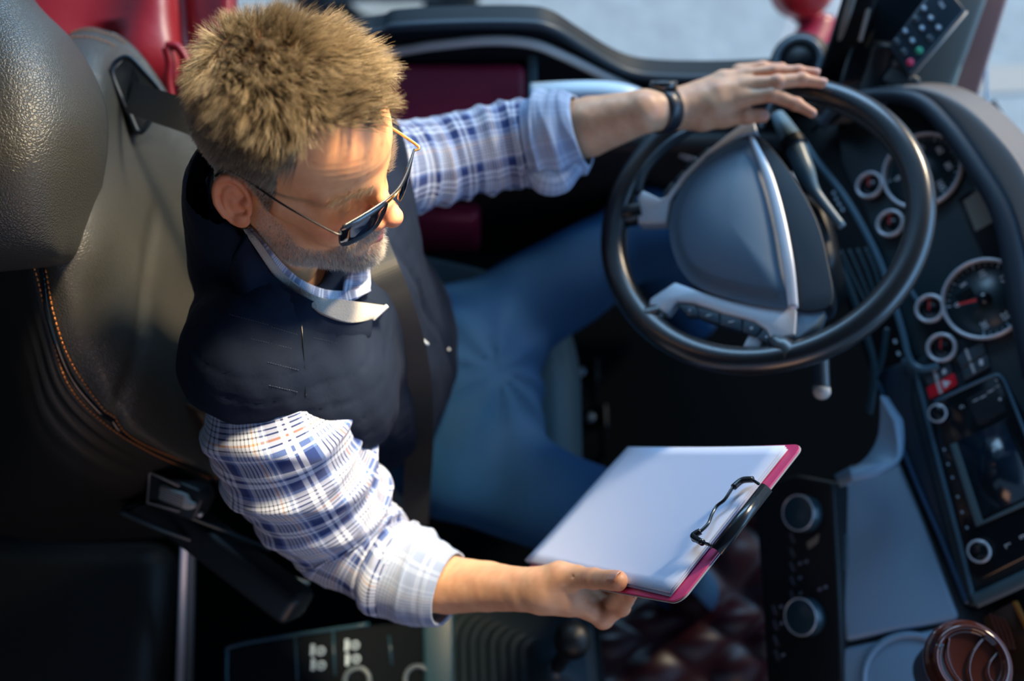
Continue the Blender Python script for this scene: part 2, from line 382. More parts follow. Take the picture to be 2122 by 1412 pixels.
def scalp(P):
    x, y, z = P.T
    hl = np.interp(x, [-0.12, -0.06, -0.035, -0.02, 0.0, 0.008, 0.022, 0.032, 0.040, 0.055, 0.075, 0.09], [-0.075, -0.06, -0.03, 0.022, 0.018, -0.012, -0.018, 0.020, 0.060, 0.080, 0.090, 0.090])
    hl = hl + 0.004*np.sin(x*260 + y*40) + 0.003*np.sin(y*330) + 0.016*np.exp(-((np.abs(y)-0.045)/0.014)**2)*(x > 0.045)
    ear = (np.abs(y) > 0.0765)*(z < 0.036)*(x > -0.05)*(x < 0.02)
    return np.clip((z - hl)/0.008, 0, 1)*(1 - ear)
def beardm(P):
    x, y, z = P.T; ay = np.abs(y)
    top = np.interp(x, [-0.01, 0.004, 0.02, 0.045, 0.065, 0.08, 0.092], [-0.02, -0.010, -0.030, -0.055, -0.062, -0.060, -0.072])
    m = np.clip((top - z)/0.006, 0, 1)*(x > -0.004)*(z > -0.118)*(x > 0.0 + 0.25*np.clip(-z - 0.085, 0, 1))
    mo = np.exp(-(((ay - 0.014)/0.019)**4))*np.exp(-(((z + 0.0405 + 0.28*(np.clip(ay, 0, 0.04) - 0.005))/0.0062)**4))*(x > 0.075)
    co = np.exp(-(((ay - 0.031)/0.006)**2))*np.exp(-(((z + 0.060)/0.013)**2))*(x > 0.06)
    lips = np.minimum(cap(np.c_[x, ay, z], (0.1035, 0, -0.0500), (0.0865, 0.027, -0.0505), 0.0045, 0.0025), cap(np.c_[x, ay, z], (0.1015, 0, -0.0605), (0.0875, 0.024, -0.0535), 0.0065, 0.003))
    return np.clip(np.maximum(np.maximum(m, mo*1.3), co), 0, 1)*(lips > 0.0012)*(ay < 0.075)
hC = facecol(hV)

# ---- hands and forearms, grown as fields around chains of joints
def chain(P, pts, rs, k=0.006):
    f = None
    for i in range(len(pts)-1):
        g = cap(P, pts[i], pts[i+1], rs[i], rs[i+1]); f = g if f is None else smin(f, g, k)
    return f
LH = dict(
  arm=([D(1120, 290, 1.43), D(1225, 262, 1.405), D(1330, 232, 1.375), wp(1400, 226, 0.062)], [0.045, 0.041, 0.030, 0.0265]),
  palm=[([wp(1400, 214, 0.060), wp(1500, 170, 0.052), wp(1545, 158, 0.045)], [0.020, 0.0155, 0.012]),
        ([wp(1400, 222, 0.062), wp(1490, 196, 0.058), wp(1550, 178, 0.052)], [0.021, 0.0165, 0.0125]),
        ([wp(1400, 232, 0.060), wp(1480, 222, 0.054), wp(1540, 204, 0.050)], [0.021, 0.0170, 0.0125]),
        ([wp(1400, 238, 0.054), wp(1455, 245, 0.045), wp(1500, 247, 0.040)], [0.019, 0.0170, 0.0120])],
  fingers=[([wp(1500, 245, 0.040), wp(1548, 241, 0.036), wp(1580, 240, 0.033)], [0.0125, 0.0105, 0.0098]),
        ([wp(1535, 204, 0.051), wp(1600, 196, 0.048), wp(1650, 216, 0.036), wp(1682, 234, 0.028)], [0.0120, 0.0098, 0.0084, 0.0068]),
        ([wp(1545, 178, 0.053), wp(1612, 170, 0.053), wp(1662, 165, 0.043), wp(1702, 172, 0.034)], [0.0122, 0.0100, 0.0088, 0.0072]),
        ([wp(1542, 158, 0.046), wp(1605, 149, 0.044), wp(1655, 149, 0.036), wp(1688, 152, 0.030)], [0.0115, 0.0095, 0.0082, 0.0070]),
        ([wp(1530, 148, 0.030), wp(1580, 140, 0.024), wp(1618, 143, 0.014), wp(1640, 150, 0.006)], [0.0105, 0.0085, 0.0075, 0.0062])])
CB = Fr((0.165, 0.297, 1.018), (0.461, -0.245, 0.853), (-0.602, 0.62, 0.503))      # the clipboard: x towards the clip, z face
def cb(px, py, h): a, b = CB.pick(px, py, h); return CB(a, b, h)
RH = dict(
  arm=([D(850, 1200, 1.27), D(930, 1212, 1.255), D(1010, 1216, 1.225), D(1085, 1222, 1.19), D(1130, 1224, 1.175)], [0.041, 0.0355, 0.0300, 0.0255, 0.0250]),
  palm=[([D(1120, 1218, 1.175), D(1160, 1196, 1.165), cb(1195, 1196, 0.014)], [0.0225, 0.0170, 0.0125]),
        ([D(1125, 1228, 1.180), D(1175, 1236, 1.180), D(1215, 1256, 1.185)], [0.0230, 0.0225, 0.0145]),
        ([D(1125, 1226, 1.180), D(1175, 1228, 1.190), D(1215, 1225, 1.200)], [0.0230, 0.0200, 0.0150]),
        ([D(1125, 1226, 1.185), D(1175, 1215, 1.205), D(1215, 1195, 1.215)], [0.0220, 0.0190, 0.0150])],
  fingers=[([cb(1188, 1196, 0.014), cb(1232, 1200, 0.0115), cb(1280, 1204, 0.0125)], [0.0135, 0.0112, 0.0112]),
        ([D(1215, 1258, 1.185), D(1250, 1283, 1.185), D(1288, 1258, 1.170), cb(1312, 1224, -0.0125)], [0.0140, 0.0112, 0.0098, 0.0078]),
        ([D(1215, 1235, 1.200), D(1262, 1262, 1.200), cb(1296, 1222, -0.016), cb(1320, 1188, -0.0120)], [0.0140, 0.0108, 0.0095, 0.0078]),
        ([D(1215, 1212, 1.210), D(1262, 1230, 1.215), cb(1290, 1180, -0.018), cb(1310, 1150, -0.0120)], [0.0135, 0.0105, 0.0090, 0.0075]),
        ([D(1212, 1190, 1.220), D(1250, 1195, 1.225), cb(1270, 1150, -0.018), cb(1285, 1125, -0.0120)], [0.0125, 0.0095, 0.0082, 0.0070])])
RH['creases'] = [(D(1190, 1216, 1.150), D(1262, 1226, 1.148), 0.0016), (D(1205, 1222, 1.150), D(1192, 1248, 1.152), 0.0012), (D(1222, 1224, 1.150), D(1212, 1250, 1.152), 0.0010), (D(1178, 1190, 1.140), D(1205, 1205, 1.142), 0.0010)]
def handf(Hd):
    def f(P):
        g = chain(P, *Hd['arm'], k=0.004)
        for q in Hd['palm']: g = smin(g, chain(P, *q, k=0.008), 0.010)
        fg = None
        for q in Hd['fingers']:
            c = chain(P, *q, k=0.004)
            for p, r in list(zip(q[0], q[1]))[1:-1]: c = smin(c, sph(P, p, r*1.07), 0.003)        # knuckles
            fg = c if fg is None else smin(fg, c, 0.0022)
        g = smin(g, fg, 0.006)
        for a_, b_, r_ in Hd.get('creases', []): g = smax(g, -cap(P, a_, b_, r_, r_*0.5), 0.003)
        return g + 0.0004*noise3(P, 11, 160)
    return f
def handbox(Hd):
    pts = np.vstack([np.array(q[0]) for q in [Hd['arm']] + Hd['palm'] + Hd['fingers']]); return pts.min(0) - 0.048, pts.max(0) + 0.048
def skincol(P, knuckles):
    c = np.tile(np.array([0.62, 0.35, 0.21]), (len(P), 1)); n = noise3(P, 8, 90)*0.12 + noise3(P, 9, 420)*0.06
    c = c*(1 + n[:, None]*[0.6, 1.0, 1.1])
    for p in knuckles:
        m = np.exp(-(np.linalg.norm(P - p, axis=1)/0.014)**2)[:, None]*0.5; c = c*(1-m) + np.array([0.56, 0.20, 0.12])*m
    return np.clip(c, 0, 1)
bV, bQ, bC = [h2w(hV)], [hQ], [hC]; off = len(hV)
for Hd in (LH, RH):
    lo, hi = handbox(Hd); v, q = surfnet(handf(Hd), lo, hi, 0.0019)
    kn = [p for g in Hd['fingers'] for p in g[0][1:]]
    bV.append(v); bQ.append(q + off); bC.append(skincol(v, kn)); off += len(v)
def torsof(P, g=0.0):
    f = cap(P, (-0.265, 0.455, 1.085), (-0.225, 0.755, 1.085), 0.078 + g)
    f = smin(f, ell(P, (-0.245, 0.60, 0.97), (0.115 + g, 0.175 + g, 0.20)), 0.07)
    f = smin(f, ell(P, (-0.215, 0.60, 0.80), (0.120 + g, 0.170 + g, 0.18)), 0.07)
    f = smin(f, cap(P, (-0.275, 0.54, 1.12), (-0.285, 0.585, 1.175), 0.070 + g, 0.055 + g), 0.05)
    return f
v, q = surfnet(lambda P: smin(torsof(P, -0.02), np.minimum(cap(P, (-0.26, 0.44, 1.07), D(690, 1100, 1.31), 0.055, 0.04), cap(P, (-0.225, 0.77, 1.07), D(950, 325, 1.42), 0.055, 0.04)), 0.03), (-0.42, 0.2, 0.6), (0.2, 1.02, 1.3), 0.012)
bV.append(v); bQ.append(q + off); bC.append(np.tile([0.55, 0.27, 0.145], (len(v), 1)))
skin = vcol_mat('skin', 0.45, 0.25, bump=('cells', 900, 0.12, 0.0006))
body = obj('body', np.vstack(bV), np.vstack(bQ), skin, driver, col=np.vstack(bC))

# ---- nails
nail = mat('fingernail', (0.60, 0.33, 0.25), 0.3)
def nails(Hd, outs, name):
    for (q, r), o_ in zip([(f[0], f[1]) for f in Hd['fingers']], outs):
        t = nz(q[-1] - q[-2]); n_ = nz(np.asarray(o_) - t*np.dot(o_, t)); fr = Fr(q[-1] + t*r[-1]*0.15 + n_*(r[-1]*0.80), np.cross(t, n_), n_)
        P = []; 
        for i in range(9):
            for j in range(7):
                a = (i-4)/4.0; b = (j-3)/3.0; wd = r[-1]*0.72*(1 - 0.12*b*b*(b > 0)); P.append((a*wd, b*r[-1]*0.85*(1-0.25*a*a), r[-1]*0.24*(1 - a*a*1.1) - 0.0003 - 0.0006*b*b))
        Fc = [[i*7+j, i*7+j+1, (i+1)*7+j+1, (i+1)*7+j] for i in range(8) for j in range(6)]
        o = obj('fingernail', fr.arr(P), Fc, nail, driver); s_ = o.modifiers.new('s', 'SOLIDIFY'); s_.thickness = 0.0006
nails(LH, [WF.z*1.0 + WF.x*0.5, WF.z + WF.x*0.6, WF.z, WF.z, WF.z], 'l')
nails(RH, [CB.z, -CB.z, -CB.z, -CB.z, -CB.z], 'r')

# ---- hair: every hair a thin tapered strand
def strands(roots, dirs, flow, length, width, seg, colfn, bend=1.0, curl=0.15, clump=None):
    n = len(roots); L = length[:, None]; P = roots.copy(); d = dirs.copy(); rings = [P.copy()]
    wob = RNG.normal(size=(n, 3))
    for s in range(seg):
        d = d + flow*bend/seg + wob*curl/seg; d /= np.linalg.norm(d, axis=1)[:, None]; P = P + d*L/seg; rings.append(P.copy())
    R = np.stack(rings, 1)                                        # n, seg+1, 3
    if clump:
        ci = RNG.choice(n, clump[0], replace=False); near = np.empty(n, int)
        for a in range(0, n, 3000):
            dd = ((roots[a:a+3000, None, :] - roots[ci][None])**2).sum(2); near[a:a+3000] = ci[dd.argmin(1)]
        t = (np.linspace(0, 1, seg+1)**1.3)[None, :, None]*clump[1]; tgt = R[near]*1.0; R = R*(1-t) + tgt*t
    T = np.gradient(R, axis=1); T /= np.linalg.norm(T, axis=2)[:, :, None] + 1e-9
    ref = RNG.normal(size=(n, 1, 3)); u = np.cross(T, ref); u /= np.linalg.norm(u, axis=2)[:, :, None]; v = np.cross(T, u)
    ws = width[:, None, None]*np.interp(np.linspace(0, 1, seg+1), [0, 0.5, 1], [1, 0.85, 0.15])[None, :, None]
    V = np.stack([R + ws*(math.cos(a)*u + math.sin(a)*v) for a in (0, 2.094, 4.189)], 2)   # n, seg+1, 3, 3
    base = (np.arange(n)*(seg+1)*3)[:, None, None]; s_ = (np.arange(seg)*3)[None, :, None]; k = np.arange(3)[None, None, :]
    a = base + s_ + k; b = base + s_ + (k+1) % 3
    Q = np.stack([a, b, b+3, a+3], -1).reshape(-1, 4)
    tt = np.linspace(0, 1, seg+1)
    C = np.stack([colfn(t) for t in tt], 1); C = np.repeat(C[:, :, None, :], 3, 2)
    return V.reshape(-1, 3), Q, C.reshape(-1, 3)
def scatter(V, Q, dens, n):
    tri = np.vstack([Q[:, [0, 1, 2]], Q[:, [0, 2, 3]]]); a, b, c = V[tri[:, 0]], V[tri[:, 1]], V[tri[:, 2]]
    N = np.cross(b-a, c-a); ar = np.linalg.norm(N, axis=1)/2; w = ar*dens((a+b+c)/3); p = w/w.sum()
    i = RNG.choice(len(tri), n, p=p); r1 = np.sqrt(RNG.random((n, 1))); r2 = RNG.random((n, 1))
    P = a[i]*(1-r1) + b[i]*r1*(1-r2) + c[i]*r1*r2
    e = 0.0006; f0 = headf(P); G = np.c_[headf(P+[e, 0, 0])-f0, headf(P+[0, e, 0])-f0, headf(P+[0, 0, e])-f0]
    return P, G/(np.linalg.norm(G, axis=1)[:, None] + 1e-12)
def hair_mat(name, tr=0.35, rough=0.38):
    m = mat(name, (1, 1, 1), rough, spec=0.5); nt = m.node_tree; b = nt.nodes['Principled BSDF']; out = nt.nodes['Material Output']
    a = nt.nodes.new('ShaderNodeAttribute'); a.attribute_name = 'Col'; t = nt.nodes.new('ShaderNodeBsdfTranslucent'); mx = nt.nodes.new('ShaderNodeMixShader')
    nt.links.new(a.outputs['Color'], b.inputs['Base Color']); nt.links.new(a.outputs['Color'], t.inputs['Color']); mx.inputs[0].default_value = tr
    nt.links.new(b.outputs[0], mx.inputs[1]); nt.links.new(t.outputs[0], mx.inputs[2]); nt.links.new(mx.outputs[0], out.inputs['Surface']); return m
hairm = hair_mat('hair_strands')
NH = 34000
P, N = scatter(hV, hQ, lambda p: scalp(p)*(0.55 + 0.45*(p[:, 2] > 0.02)), NH)
x, y, z = P.T
top = np.clip((z - 0.065)/0.05, 0, 1)
flow = np.c_[0.55*np.ones(NH), -0.25*np.ones(NH), -0.10*np.ones(NH)]*top[:, None] + np.c_[-0.45*np.ones(NH), 0*x, -1.1*np.ones(NH)]*(1-top)[:, None]
front = np.clip((x - 0.045)/0.03, 0, 1)*top
flow = flow*(1-front[:, None]) + np.c_[0.6*np.ones(NH), 0.10 + 0*x, 0.45 + 0*x]*front[:, None]
w1 = np.c_[noise3(P, 21, 70), noise3(P, 22, 70), noise3(P, 23, 70)]; w2 = np.c_[noise3(P, 24, 240), noise3(P, 25, 240), noise3(P, 26, 240)]
d = N*(0.45 + 0.50*top[:, None]) + flow*(0.55 + 0.35*top[:, None]) + w1*0.16*(0.4+top[:, None]) + w2*0.24*(0.3+top[:, None]) + RNG.normal(size=(NH, 3))*0.09
d /= np.linalg.norm(d, axis=1)[:, None]
ln = np.interp(z, [-0.06, 0.0, 0.035, 0.07, 0.10, 0.13], [0.006, 0.009, 0.018, 0.030, 0.042, 0.046])*(0.75 + 0.35*RNG.random(NH)) * np.where(x > 0.06, 0.8, 1) * np.where(x < -0.03, 0.72, 1) * np.where((x > 0.0) & (z < 0.045), 0.6, 1)
tone = np.clip(0.5 + 0.28*noise3(P, 31, 60) + 0.36*RNG.normal(size=NH), 0, 1)
grey = np.clip((0.075 - z)/0.06, 0, 1)*0.75 + (RNG.random(NH) < 0.18)*0.5; grey = np.clip(grey, 0, 1)
dark = np.array([0.050, 0.038, 0.024]); gold = np.array([0.43, 0.345, 0.225]); gr = np.array([0.66, 0.59, 0.48])
cb_ = dark + (gold - dark)*tone[:, None]; cb_ = cb_*(1-grey[:, None]) + gr*grey[:, None]
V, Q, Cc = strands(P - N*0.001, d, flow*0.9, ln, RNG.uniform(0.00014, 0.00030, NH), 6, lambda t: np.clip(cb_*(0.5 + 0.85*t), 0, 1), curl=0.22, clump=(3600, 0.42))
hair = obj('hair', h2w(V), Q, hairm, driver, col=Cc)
NB = 19000
P, N = scatter(hV, hQ, lambda p: beardm(p)*(0.5 + 0.5*(p[:, 0] > 0.03)), NB)
x, y, z = P.T; flow = np.c_[0.25+0*x, np.sign(y)*0.15*(z > -0.045), -1.0+0*x]
d = N*0.75 + flow*0.6 + RNG.normal(size=(NB, 3))*0.22; d /= np.linalg.norm(d, axis=1)[:, None]
ln = np.interp(x, [0, 0.03, 0.07, 0.1], [0.0045, 0.006, 0.009, 0.009])*(0.6 + 0.6*RNG.random(NB)); ln[z > -0.052] *= 0.75
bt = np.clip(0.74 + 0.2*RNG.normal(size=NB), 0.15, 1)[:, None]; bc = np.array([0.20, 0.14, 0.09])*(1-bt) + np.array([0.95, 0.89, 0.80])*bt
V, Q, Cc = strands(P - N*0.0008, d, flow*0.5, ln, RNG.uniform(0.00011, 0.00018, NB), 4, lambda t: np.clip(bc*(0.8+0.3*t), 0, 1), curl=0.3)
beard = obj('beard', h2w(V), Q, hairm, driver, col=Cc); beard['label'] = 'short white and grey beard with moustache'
def browm(P):
    x, y, z = P.T; ay = np.abs(y); zc = 0.0205 + 0.005*np.sin(np.clip((ay-0.012)/0.042, 0, 1)*2.6); return np.exp(-((z-zc)/0.0040)**2)*(ay > 0.012)*(ay < 0.054)*(x > 0.05)
NE = 750; P, N = scatter(hV, hQ, browm, NE); x, y, z = P.T
d = N*0.45 + np.c_[-0.2+0*x, np.sign(y)*0.9, 0.35+0*x] + RNG.normal(size=(NE, 3))*0.2; d /= np.linalg.norm(d, axis=1)[:, None]
ec = np.array([0.07, 0.045, 0.03]) + RNG.random((NE, 1))*np.array([0.18, 0.14, 0.11])
V, Q, Cc = strands(P, d, np.c_[0*x, np.sign(y)*0.4, -0.3+0*x], np.full(NE, 0.010)*(0.6+0.6*RNG.random(NE)), np.full(NE, 0.00014), 3, lambda t: ec)
rings_ = 4*3; kk = len(V)//NE; side = np.repeat(y < 0, kk); ids = np.repeat(np.arange(NE), len(Q)//NE)
for sgn in (True, False):
    sel = (y < 0) == sgn; mp = -np.ones(len(V), int); vs_ = np.repeat(sel, kk); mp[vs_] = np.arange(vs_.sum())
    obj('eyebrow', h2w(V[vs_]), mp[Q[sel[ids]]], hairm, driver, col=Cc[vs_])

# ---- eyes
eyew = mat('eye_white', (0.62, 0.58, 0.54), 0.15); iris = mat('iris', (0.05, 0.05, 0.05), 0.1)
for sy in (-1, 1):
    fr = Fr(h2w((0.0728, sy*0.031, -0.002)), HF@np.array([0, 1, 0]), HF@nz((1, 0, -0.35)))
    e = obj('eyeball', *lathe(fr, [(0.0001, 0.012), (0.004, 0.0113), (0.008, 0.009), (0.011, 0.005), (0.012, 0), (0.0001, -0.012)], 24), eyew, driver)
    obj('iris', *lathe(fr, [(0.0001, 0.0123), (0.0035, 0.0118), (0.0052, 0.0107)], 24), iris, e)

# ---- plaid shirt
def plaid_mat(name, fade=0.0):
    m = mat(name, (0.5, 0.6, 0.8), 0.85, spec=0.2, sheen=0.2); nt = m.node_tree; b = nt.nodes['Principled BSDF']; L = nt.links
    uv = nt.nodes.new('ShaderNodeUVMap'); uv.uv_map = 'UVMap'; sp = nt.nodes.new('ShaderNodeSeparateXYZ'); L.new(uv.outputs[0], sp.inputs[0])
    W = (0.50, 0.57, 0.72, 1); Nn = (0.010, 0.030, 0.14, 1); Lb = (0.10, 0.17, 0.40, 1); Bk = (0.008, 0.018, 0.06, 1); Or = (0.45, 0.22, 0.07, 1)
    def M(op, a, b_=None, c=None):
        n = nt.nodes.new('ShaderNodeMath'); n.operation = op
        for i, q in enumerate((a, b_, c)):
            if q is None: continue
            if isinstance(q, (int, float)): n.inputs[i].default_value = q
            else: L.new(q, n.inputs[i])
        return n.outputs[0]
    def warp(src, per, seq):
        fr = M('FRACT', M('DIVIDE', M('ADD', src, 10.0), per)); r = nt.nodes.new('ShaderNodeValToRGB'); r.color_ramp.interpolation = 'CONSTANT'; el = r.color_ramp.elements
        el[0].position = 0; el[0].color = seq[0][1]; el[1].position = seq[1][0]; el[1].color = seq[1][1]
        for p, c in seq[2:]: e = el.new(p); e.color = c
        L.new(fr, r.inputs[0]); return r.outputs[0]
    seq = [(0.0, Nn), (0.15, W), (0.215, Nn), (0.255, W), (0.32, Nn), (0.45, Lb), (0.50, W), (0.56, Bk), (0.575, W), (0.61, Bk), (0.625, W), (0.66, Bk), (0.675, W), (0.71, Bk), (0.725, W), (0.76, Bk), (0.775, W), (0.81, Or), (0.83, W), (0.86, Bk), (0.875, W), (0.91, Lb), (0.95, W), (0.975, Lb)]
    cu = warp(sp.outputs[0], 0.090, seq); cv = warp(sp.outputs[1], 0.086, seq)
    mx = nt.nodes.new('ShaderNodeMix'); mx.data_type = 'RGBA'
    tw = M('MULTIPLY_ADD', M('SINE', M('MULTIPLY', M('ADD', sp.outputs[0], sp.outputs[1]), 2*math.pi/0.0016)), 0.12, 0.5)
    L.new(tw, mx.inputs[0]); L.new(cu, mx.inputs[6]); L.new(cv, mx.inputs[7]); res = mx.outputs[2]
    if fade:
        m2 = nt.nodes.new('ShaderNodeMix'); m2.data_type = 'RGBA'; m2.inputs[0].default_value = fade; L.new(res, m2.inputs[6]); m2.inputs[7].default_value = (0.30, 0.38, 0.53, 1); res = m2.outputs[2]
    L.new(res, b.inputs['Base Color'])
    nb = nt.nodes.new('ShaderNodeBump'); nb.inputs['Strength'].default_value = 0.25; nb.inputs['Distance'].default_value = 0.0006
    L.new(M('SINE', M('MULTIPLY', M('ADD', sp.outputs[0], sp.outputs[1]), 2*math.pi/0.0016)), nb.inputs['Height']); L.new(nb.outputs[0], b.inputs['Normal'])
    return m
plaid = plaid_mat('blue_plaid_cotton'); plaidin = plaid_mat('plaid_cotton_inside', 0.72)
def sleeve(name, pts, R, m, circ, wr, seg=120, n=16, caps=False, flat=1.0, th=0.0015, seed=1, up=None):
    P = cat(pts, n); t0 = np.linspace(0, 1, len(P)); R = np.interp(t0, np.linspace(0, 1, len(R)), R)
    rr = np.random.default_rng(seed); K = [(rr.uniform(0.6, 2.2), rr.integers(1, 3), rr.uniform(0, 6.28), rr.uniform(0.5, 1)) for _ in range(6)]
    def rad(t, a, s):
        q = 0
        for f, ka, ph, am in K:
            u = s*f*2*math.pi/0.062 + math.sin(a*ka + ph)*1.6 + ph; q += am*(1 - abs(math.sin(u*0.5)))**1.5*(0.5 + 0.5*math.sin(a + ph*2))
        return 1 + wr*(q/2.2 - 0.45)
    v, f, uv = tube(P, R, seg, caps=caps, rad=rad, flat=flat, up=up); uv = uv*[circ, 1]
    o = obj(name, v, f, m, driver, uv=uv)
    if not caps: s_ = o.modifiers.new('t', 'SOLIDIFY'); s_.thickness = th
    return o
RS = [D(545, 770, 1.15), D(572, 860, 1.17), D(608, 940, 1.205), D(652, 1020, 1.25), D(705, 1090, 1.29), D(770, 1150, 1.285), D(815, 1180, 1.27)]
o = sleeve('shirt_sleeve', RS, [0.060, 0.093, 0.097, 0.089, 0.080, 0.066, 0.050], plaid, 0.52, 0.22, seed=3, up=(0.6, -0.3, 0.7)); o['label'] = 'blue and white plaid right sleeve'
LS = [D(600, 300, 1.33), D(690, 335, 1.34), D(790, 352, 1.37), D(880, 340, 1.41), D(970, 318, 1.43), D(1060, 300, 1.435), D(1125, 288, 1.43)]
o = sleeve('shirt_sleeve', LS, [0.080, 0.078, 0.070, 0.065, 0.063, 0.066, 0.060], plaid, 0.42, 0.20, seed=8, up=(0, 0.2, 1)); o['label'] = 'blue and white plaid left sleeve'
o = sleeve('rolled_cuff', [D(792, 1166, 1.285), D(825, 1182, 1.275), D(870, 1203, 1.265), D(931, 1222, 1.250)], [0.050, 0.064, 0.061, 0.0475], plaidin, 0.36, 0.12, seed=5, n=14, th=0.004, up=(0.2, -0.2, 1)); o['label'] = 'pale rolled-up right cuff'
sleeve('cuff_fold', [D(786, 1164, 1.285), D(812, 1180, 1.275), D(840, 1190, 1.27)], [0.054, 0.066, 0.05], plaid, 0.36, 0.14, seed=6, th=0.003, up=(0.2, -0.2, 1))
o = sleeve('rolled_cuff', [D(1098, 298, 1.425), D(1128, 292, 1.42), D(1165, 284, 1.41), D(1207, 272, 1.40)], [0.060, 0.072, 0.068, 0.052], plaidin, 0.36, 0.16, seed=9, n=14, th=0.004, up=(0, 0.2, 1)); o['label'] = 'pale rolled-up left cuff'
o = sleeve('cuff_fold', [D(1100, 345, 1.40), D(1130, 372, 1.39), D(1160, 370, 1.39), D(1195, 335, 1.39)], [0.012, 0.021, 0.022, 0.013], plaidin, 0.1, 0.1, seed=10, caps=True)

# ---- navy vest
def vestf(P):
    f = torsof(P, 0.012)
    f = smin(f, sph(P, D(520, 735, 1.125), 0.083), 0.05)
    f = smin(f, ell(P, D(722, 838, 1.215), (0.060, 0.060, 0.085)), 0.05)
    f = smax(f, -cap(P, D(560, 905, 1.19), D(690, 1150, 1.30), 0.070, 0.07), 0.02)
    f = smax(f, -cap(P, D(400, 925, 1.14), D(560, 915, 1.15), 0.050, 0.050), 0.015)
    fr = w2h(P); f = smin(f, cap(fr, (-0.060, -0.004, -0.085), (-0.062, -0.004, -0.19), 0.071, 0.078), 0.015)
    near = np.linalg.norm(fr - [-0.03, 0, -0.09], axis=1) < 0.13
    if near.any(): f = f.copy(); f[near] = smax(f[near], -(headf(fr[near]) - 0.006), 0.006)
    f = smax(f, -cap(fr, (-0.012, -0.012, -0.100), (0.008, -0.016, -0.142), 0.040), 0.010)
    x, y, z = P.T
    q = np.sin((z + 0.35*x + 0.012*np.sin(y*30))*2*math.pi/0.052); f = f + 0.0022*np.exp(-((np.abs(q) - 0)/0.16)**2)   # quilting seams
    f = f + 0.0045*noise3(P, 41, 38) + 0.0020*noise3(P, 42, 90)
    zip_ = np.abs(y - 0.585 - 0.12*(z-1.0)); f = f + 0.004*np.exp(-(zip_/0.006)**2)*(x > -0.15)
    return f
v, q = surfnet(vestf, (-0.46, 0.28, 0.60), (0.10, 0.93, 1.30), 0.006)
vest = obj('vest', v, q, navy, driver); vest['label'] = 'navy quilted sleeveless vest'
# collar: navy outside, grey fleece lining, plaid shirt collar inside
def ribbon(name, low, high, m, parent, thick=0.003, n=10):
    g = [low, [(np.array(a)+np.array(b))/2 + nz(np.array(a)-D(700, 520, 1.19))*0.003 for a, b in zip(low, high)], high]
    V_, F_, uv, _, _ = patch(g, n, thick); o = obj(name, V_, F_, m, parent, uv=uv*[0.45, 0.05]); return o
def march(px, py, f, d0=0.9, d1=1.9):
    r = ray(px, py); d = d0
    for _ in range(160):
        v = float(f((C0 + r*d)[None])[0])
        if v < 0.0006 or d > d1: break
        d += max(v*0.7, 0.001)
    return d
def onbody(px, py, lift):
    return D(px, py, march(px, py, lambda P: np.minimum(vestf(P), headf(w2h(P)))) - lift)
def mrow(pts, l): return [onbody(x, y, l) for x, y in pts]
ribbon('collar', mrow([(470, 560), (520, 640), (600, 695), (690, 715), (765, 705)], -0.004), mrow([(512, 492), (570, 574), (645, 622), (708, 646), (772, 664)], 0.014), navy, vest, 0.010)
# ribbon('collar', mrow([(380, 470), (385, 520), (400, 560)], -0.004), mrow([(425, 395), (450, 410), (478, 440)], 0.014), navy, vest, 0.012)
o = ribbon('collar_lining', mrow([(505, 478), (530, 516), (585, 592), (652, 640), (722, 668), (772, 662)], 0.013), mrow([(514, 474), (540, 504), (594, 574), (657, 614), (715, 622), (800, 634)], 0.0155), fleece, vest, 0.004); o['label'] = 'grey fleece collar lining'
o = ribbon('shirt_collar', mrow([(516, 478), (543, 512), (597, 582), (658, 622), (718, 628), (766, 604)], 0.010), mrow([(522, 474), (549, 502), (603, 564), (660, 596), (712, 603), (766, 594)], 0.012), plaid, driver, 0.002)
fl = [mrow([(722, 560), (742, 552), (768, 552)], 0.004), mrow([(716, 582), (742, 580), (768, 578)], 0.008), mrow([(712, 604), (738, 606), (768, 596)], 0.011)]
V_, F_, uv, _, _ = patch(fl, 8, 0.002); o = obj('shirt_collar', V_, F_, plaid, driver, uv=uv*[0.06, 0.06])
zp = Fr(onbody(788, 648, 0.020), D(805, 632, 1.158) - D(770, 662, 1.158), (-0.3, -0.2, 0.9))
o = obj('zipper_pull', *box(zp, 0.024, 0.005, 0.003), silver, vest); bevel(o, 0.001)

# ---- jeans
HJ = np.array([0.0, 0.60, 0.60])
def jeansf(P):
    f = ell(P, (-0.10, 0.60, 0.62), (0.15, 0.19, 0.13))
    kl, kr = ZP(1335, 480, 0.66), ZP(1310, 1105, 0.66)
    f = smin(f, cap(P, (-0.09, 0.70, 0.60), kl, 0.094, 0.072), 0.045)
    f = smin(f, cap(P, (-0.09, 0.49, 0.60), kr, 0.094, 0.072), 0.045)
    f = smin(f, cap(P, kl, kl + [0.16, 0.03, -0.42], 0.068, 0.052), 0.03)
    f = smin(f, cap(P, kr, kr + [0.16, -0.02, -0.42], 0.068, 0.052), 0.03)
    cr = ZP(1035, 805, 0.66); q = P - cr; an = np.arctan2(q[:, 1], q[:, 0]); r = np.linalg.norm(q, axis=1)
    f = f - 0.008*np.abs(np.sin(an*4.5 + 0.7 + r*3))**3*np.exp(-(r/0.17)**2)*np.clip(r/0.05, 0, 1)
    return f + 0.003*noise3(P, 51, 32)
v, q = surfnet(jeansf, (-0.30, 0.30, 0.12), (0.55, 0.95, 0.78), 0.009)
jeans = obj('jeans', v, q, denim, driver); jeans['label'] = 'dark blue denim jeans'

for pts in ([(850, 690), (868, 700), (886, 714)], [(930, 724), (950, 728), (972, 738), (990, 752)]):
    o = obj('pocket_piping', *tube(cat(mrow(pts, 0.002), 6), 0.0022, 8)[:2], white_mark, vest)

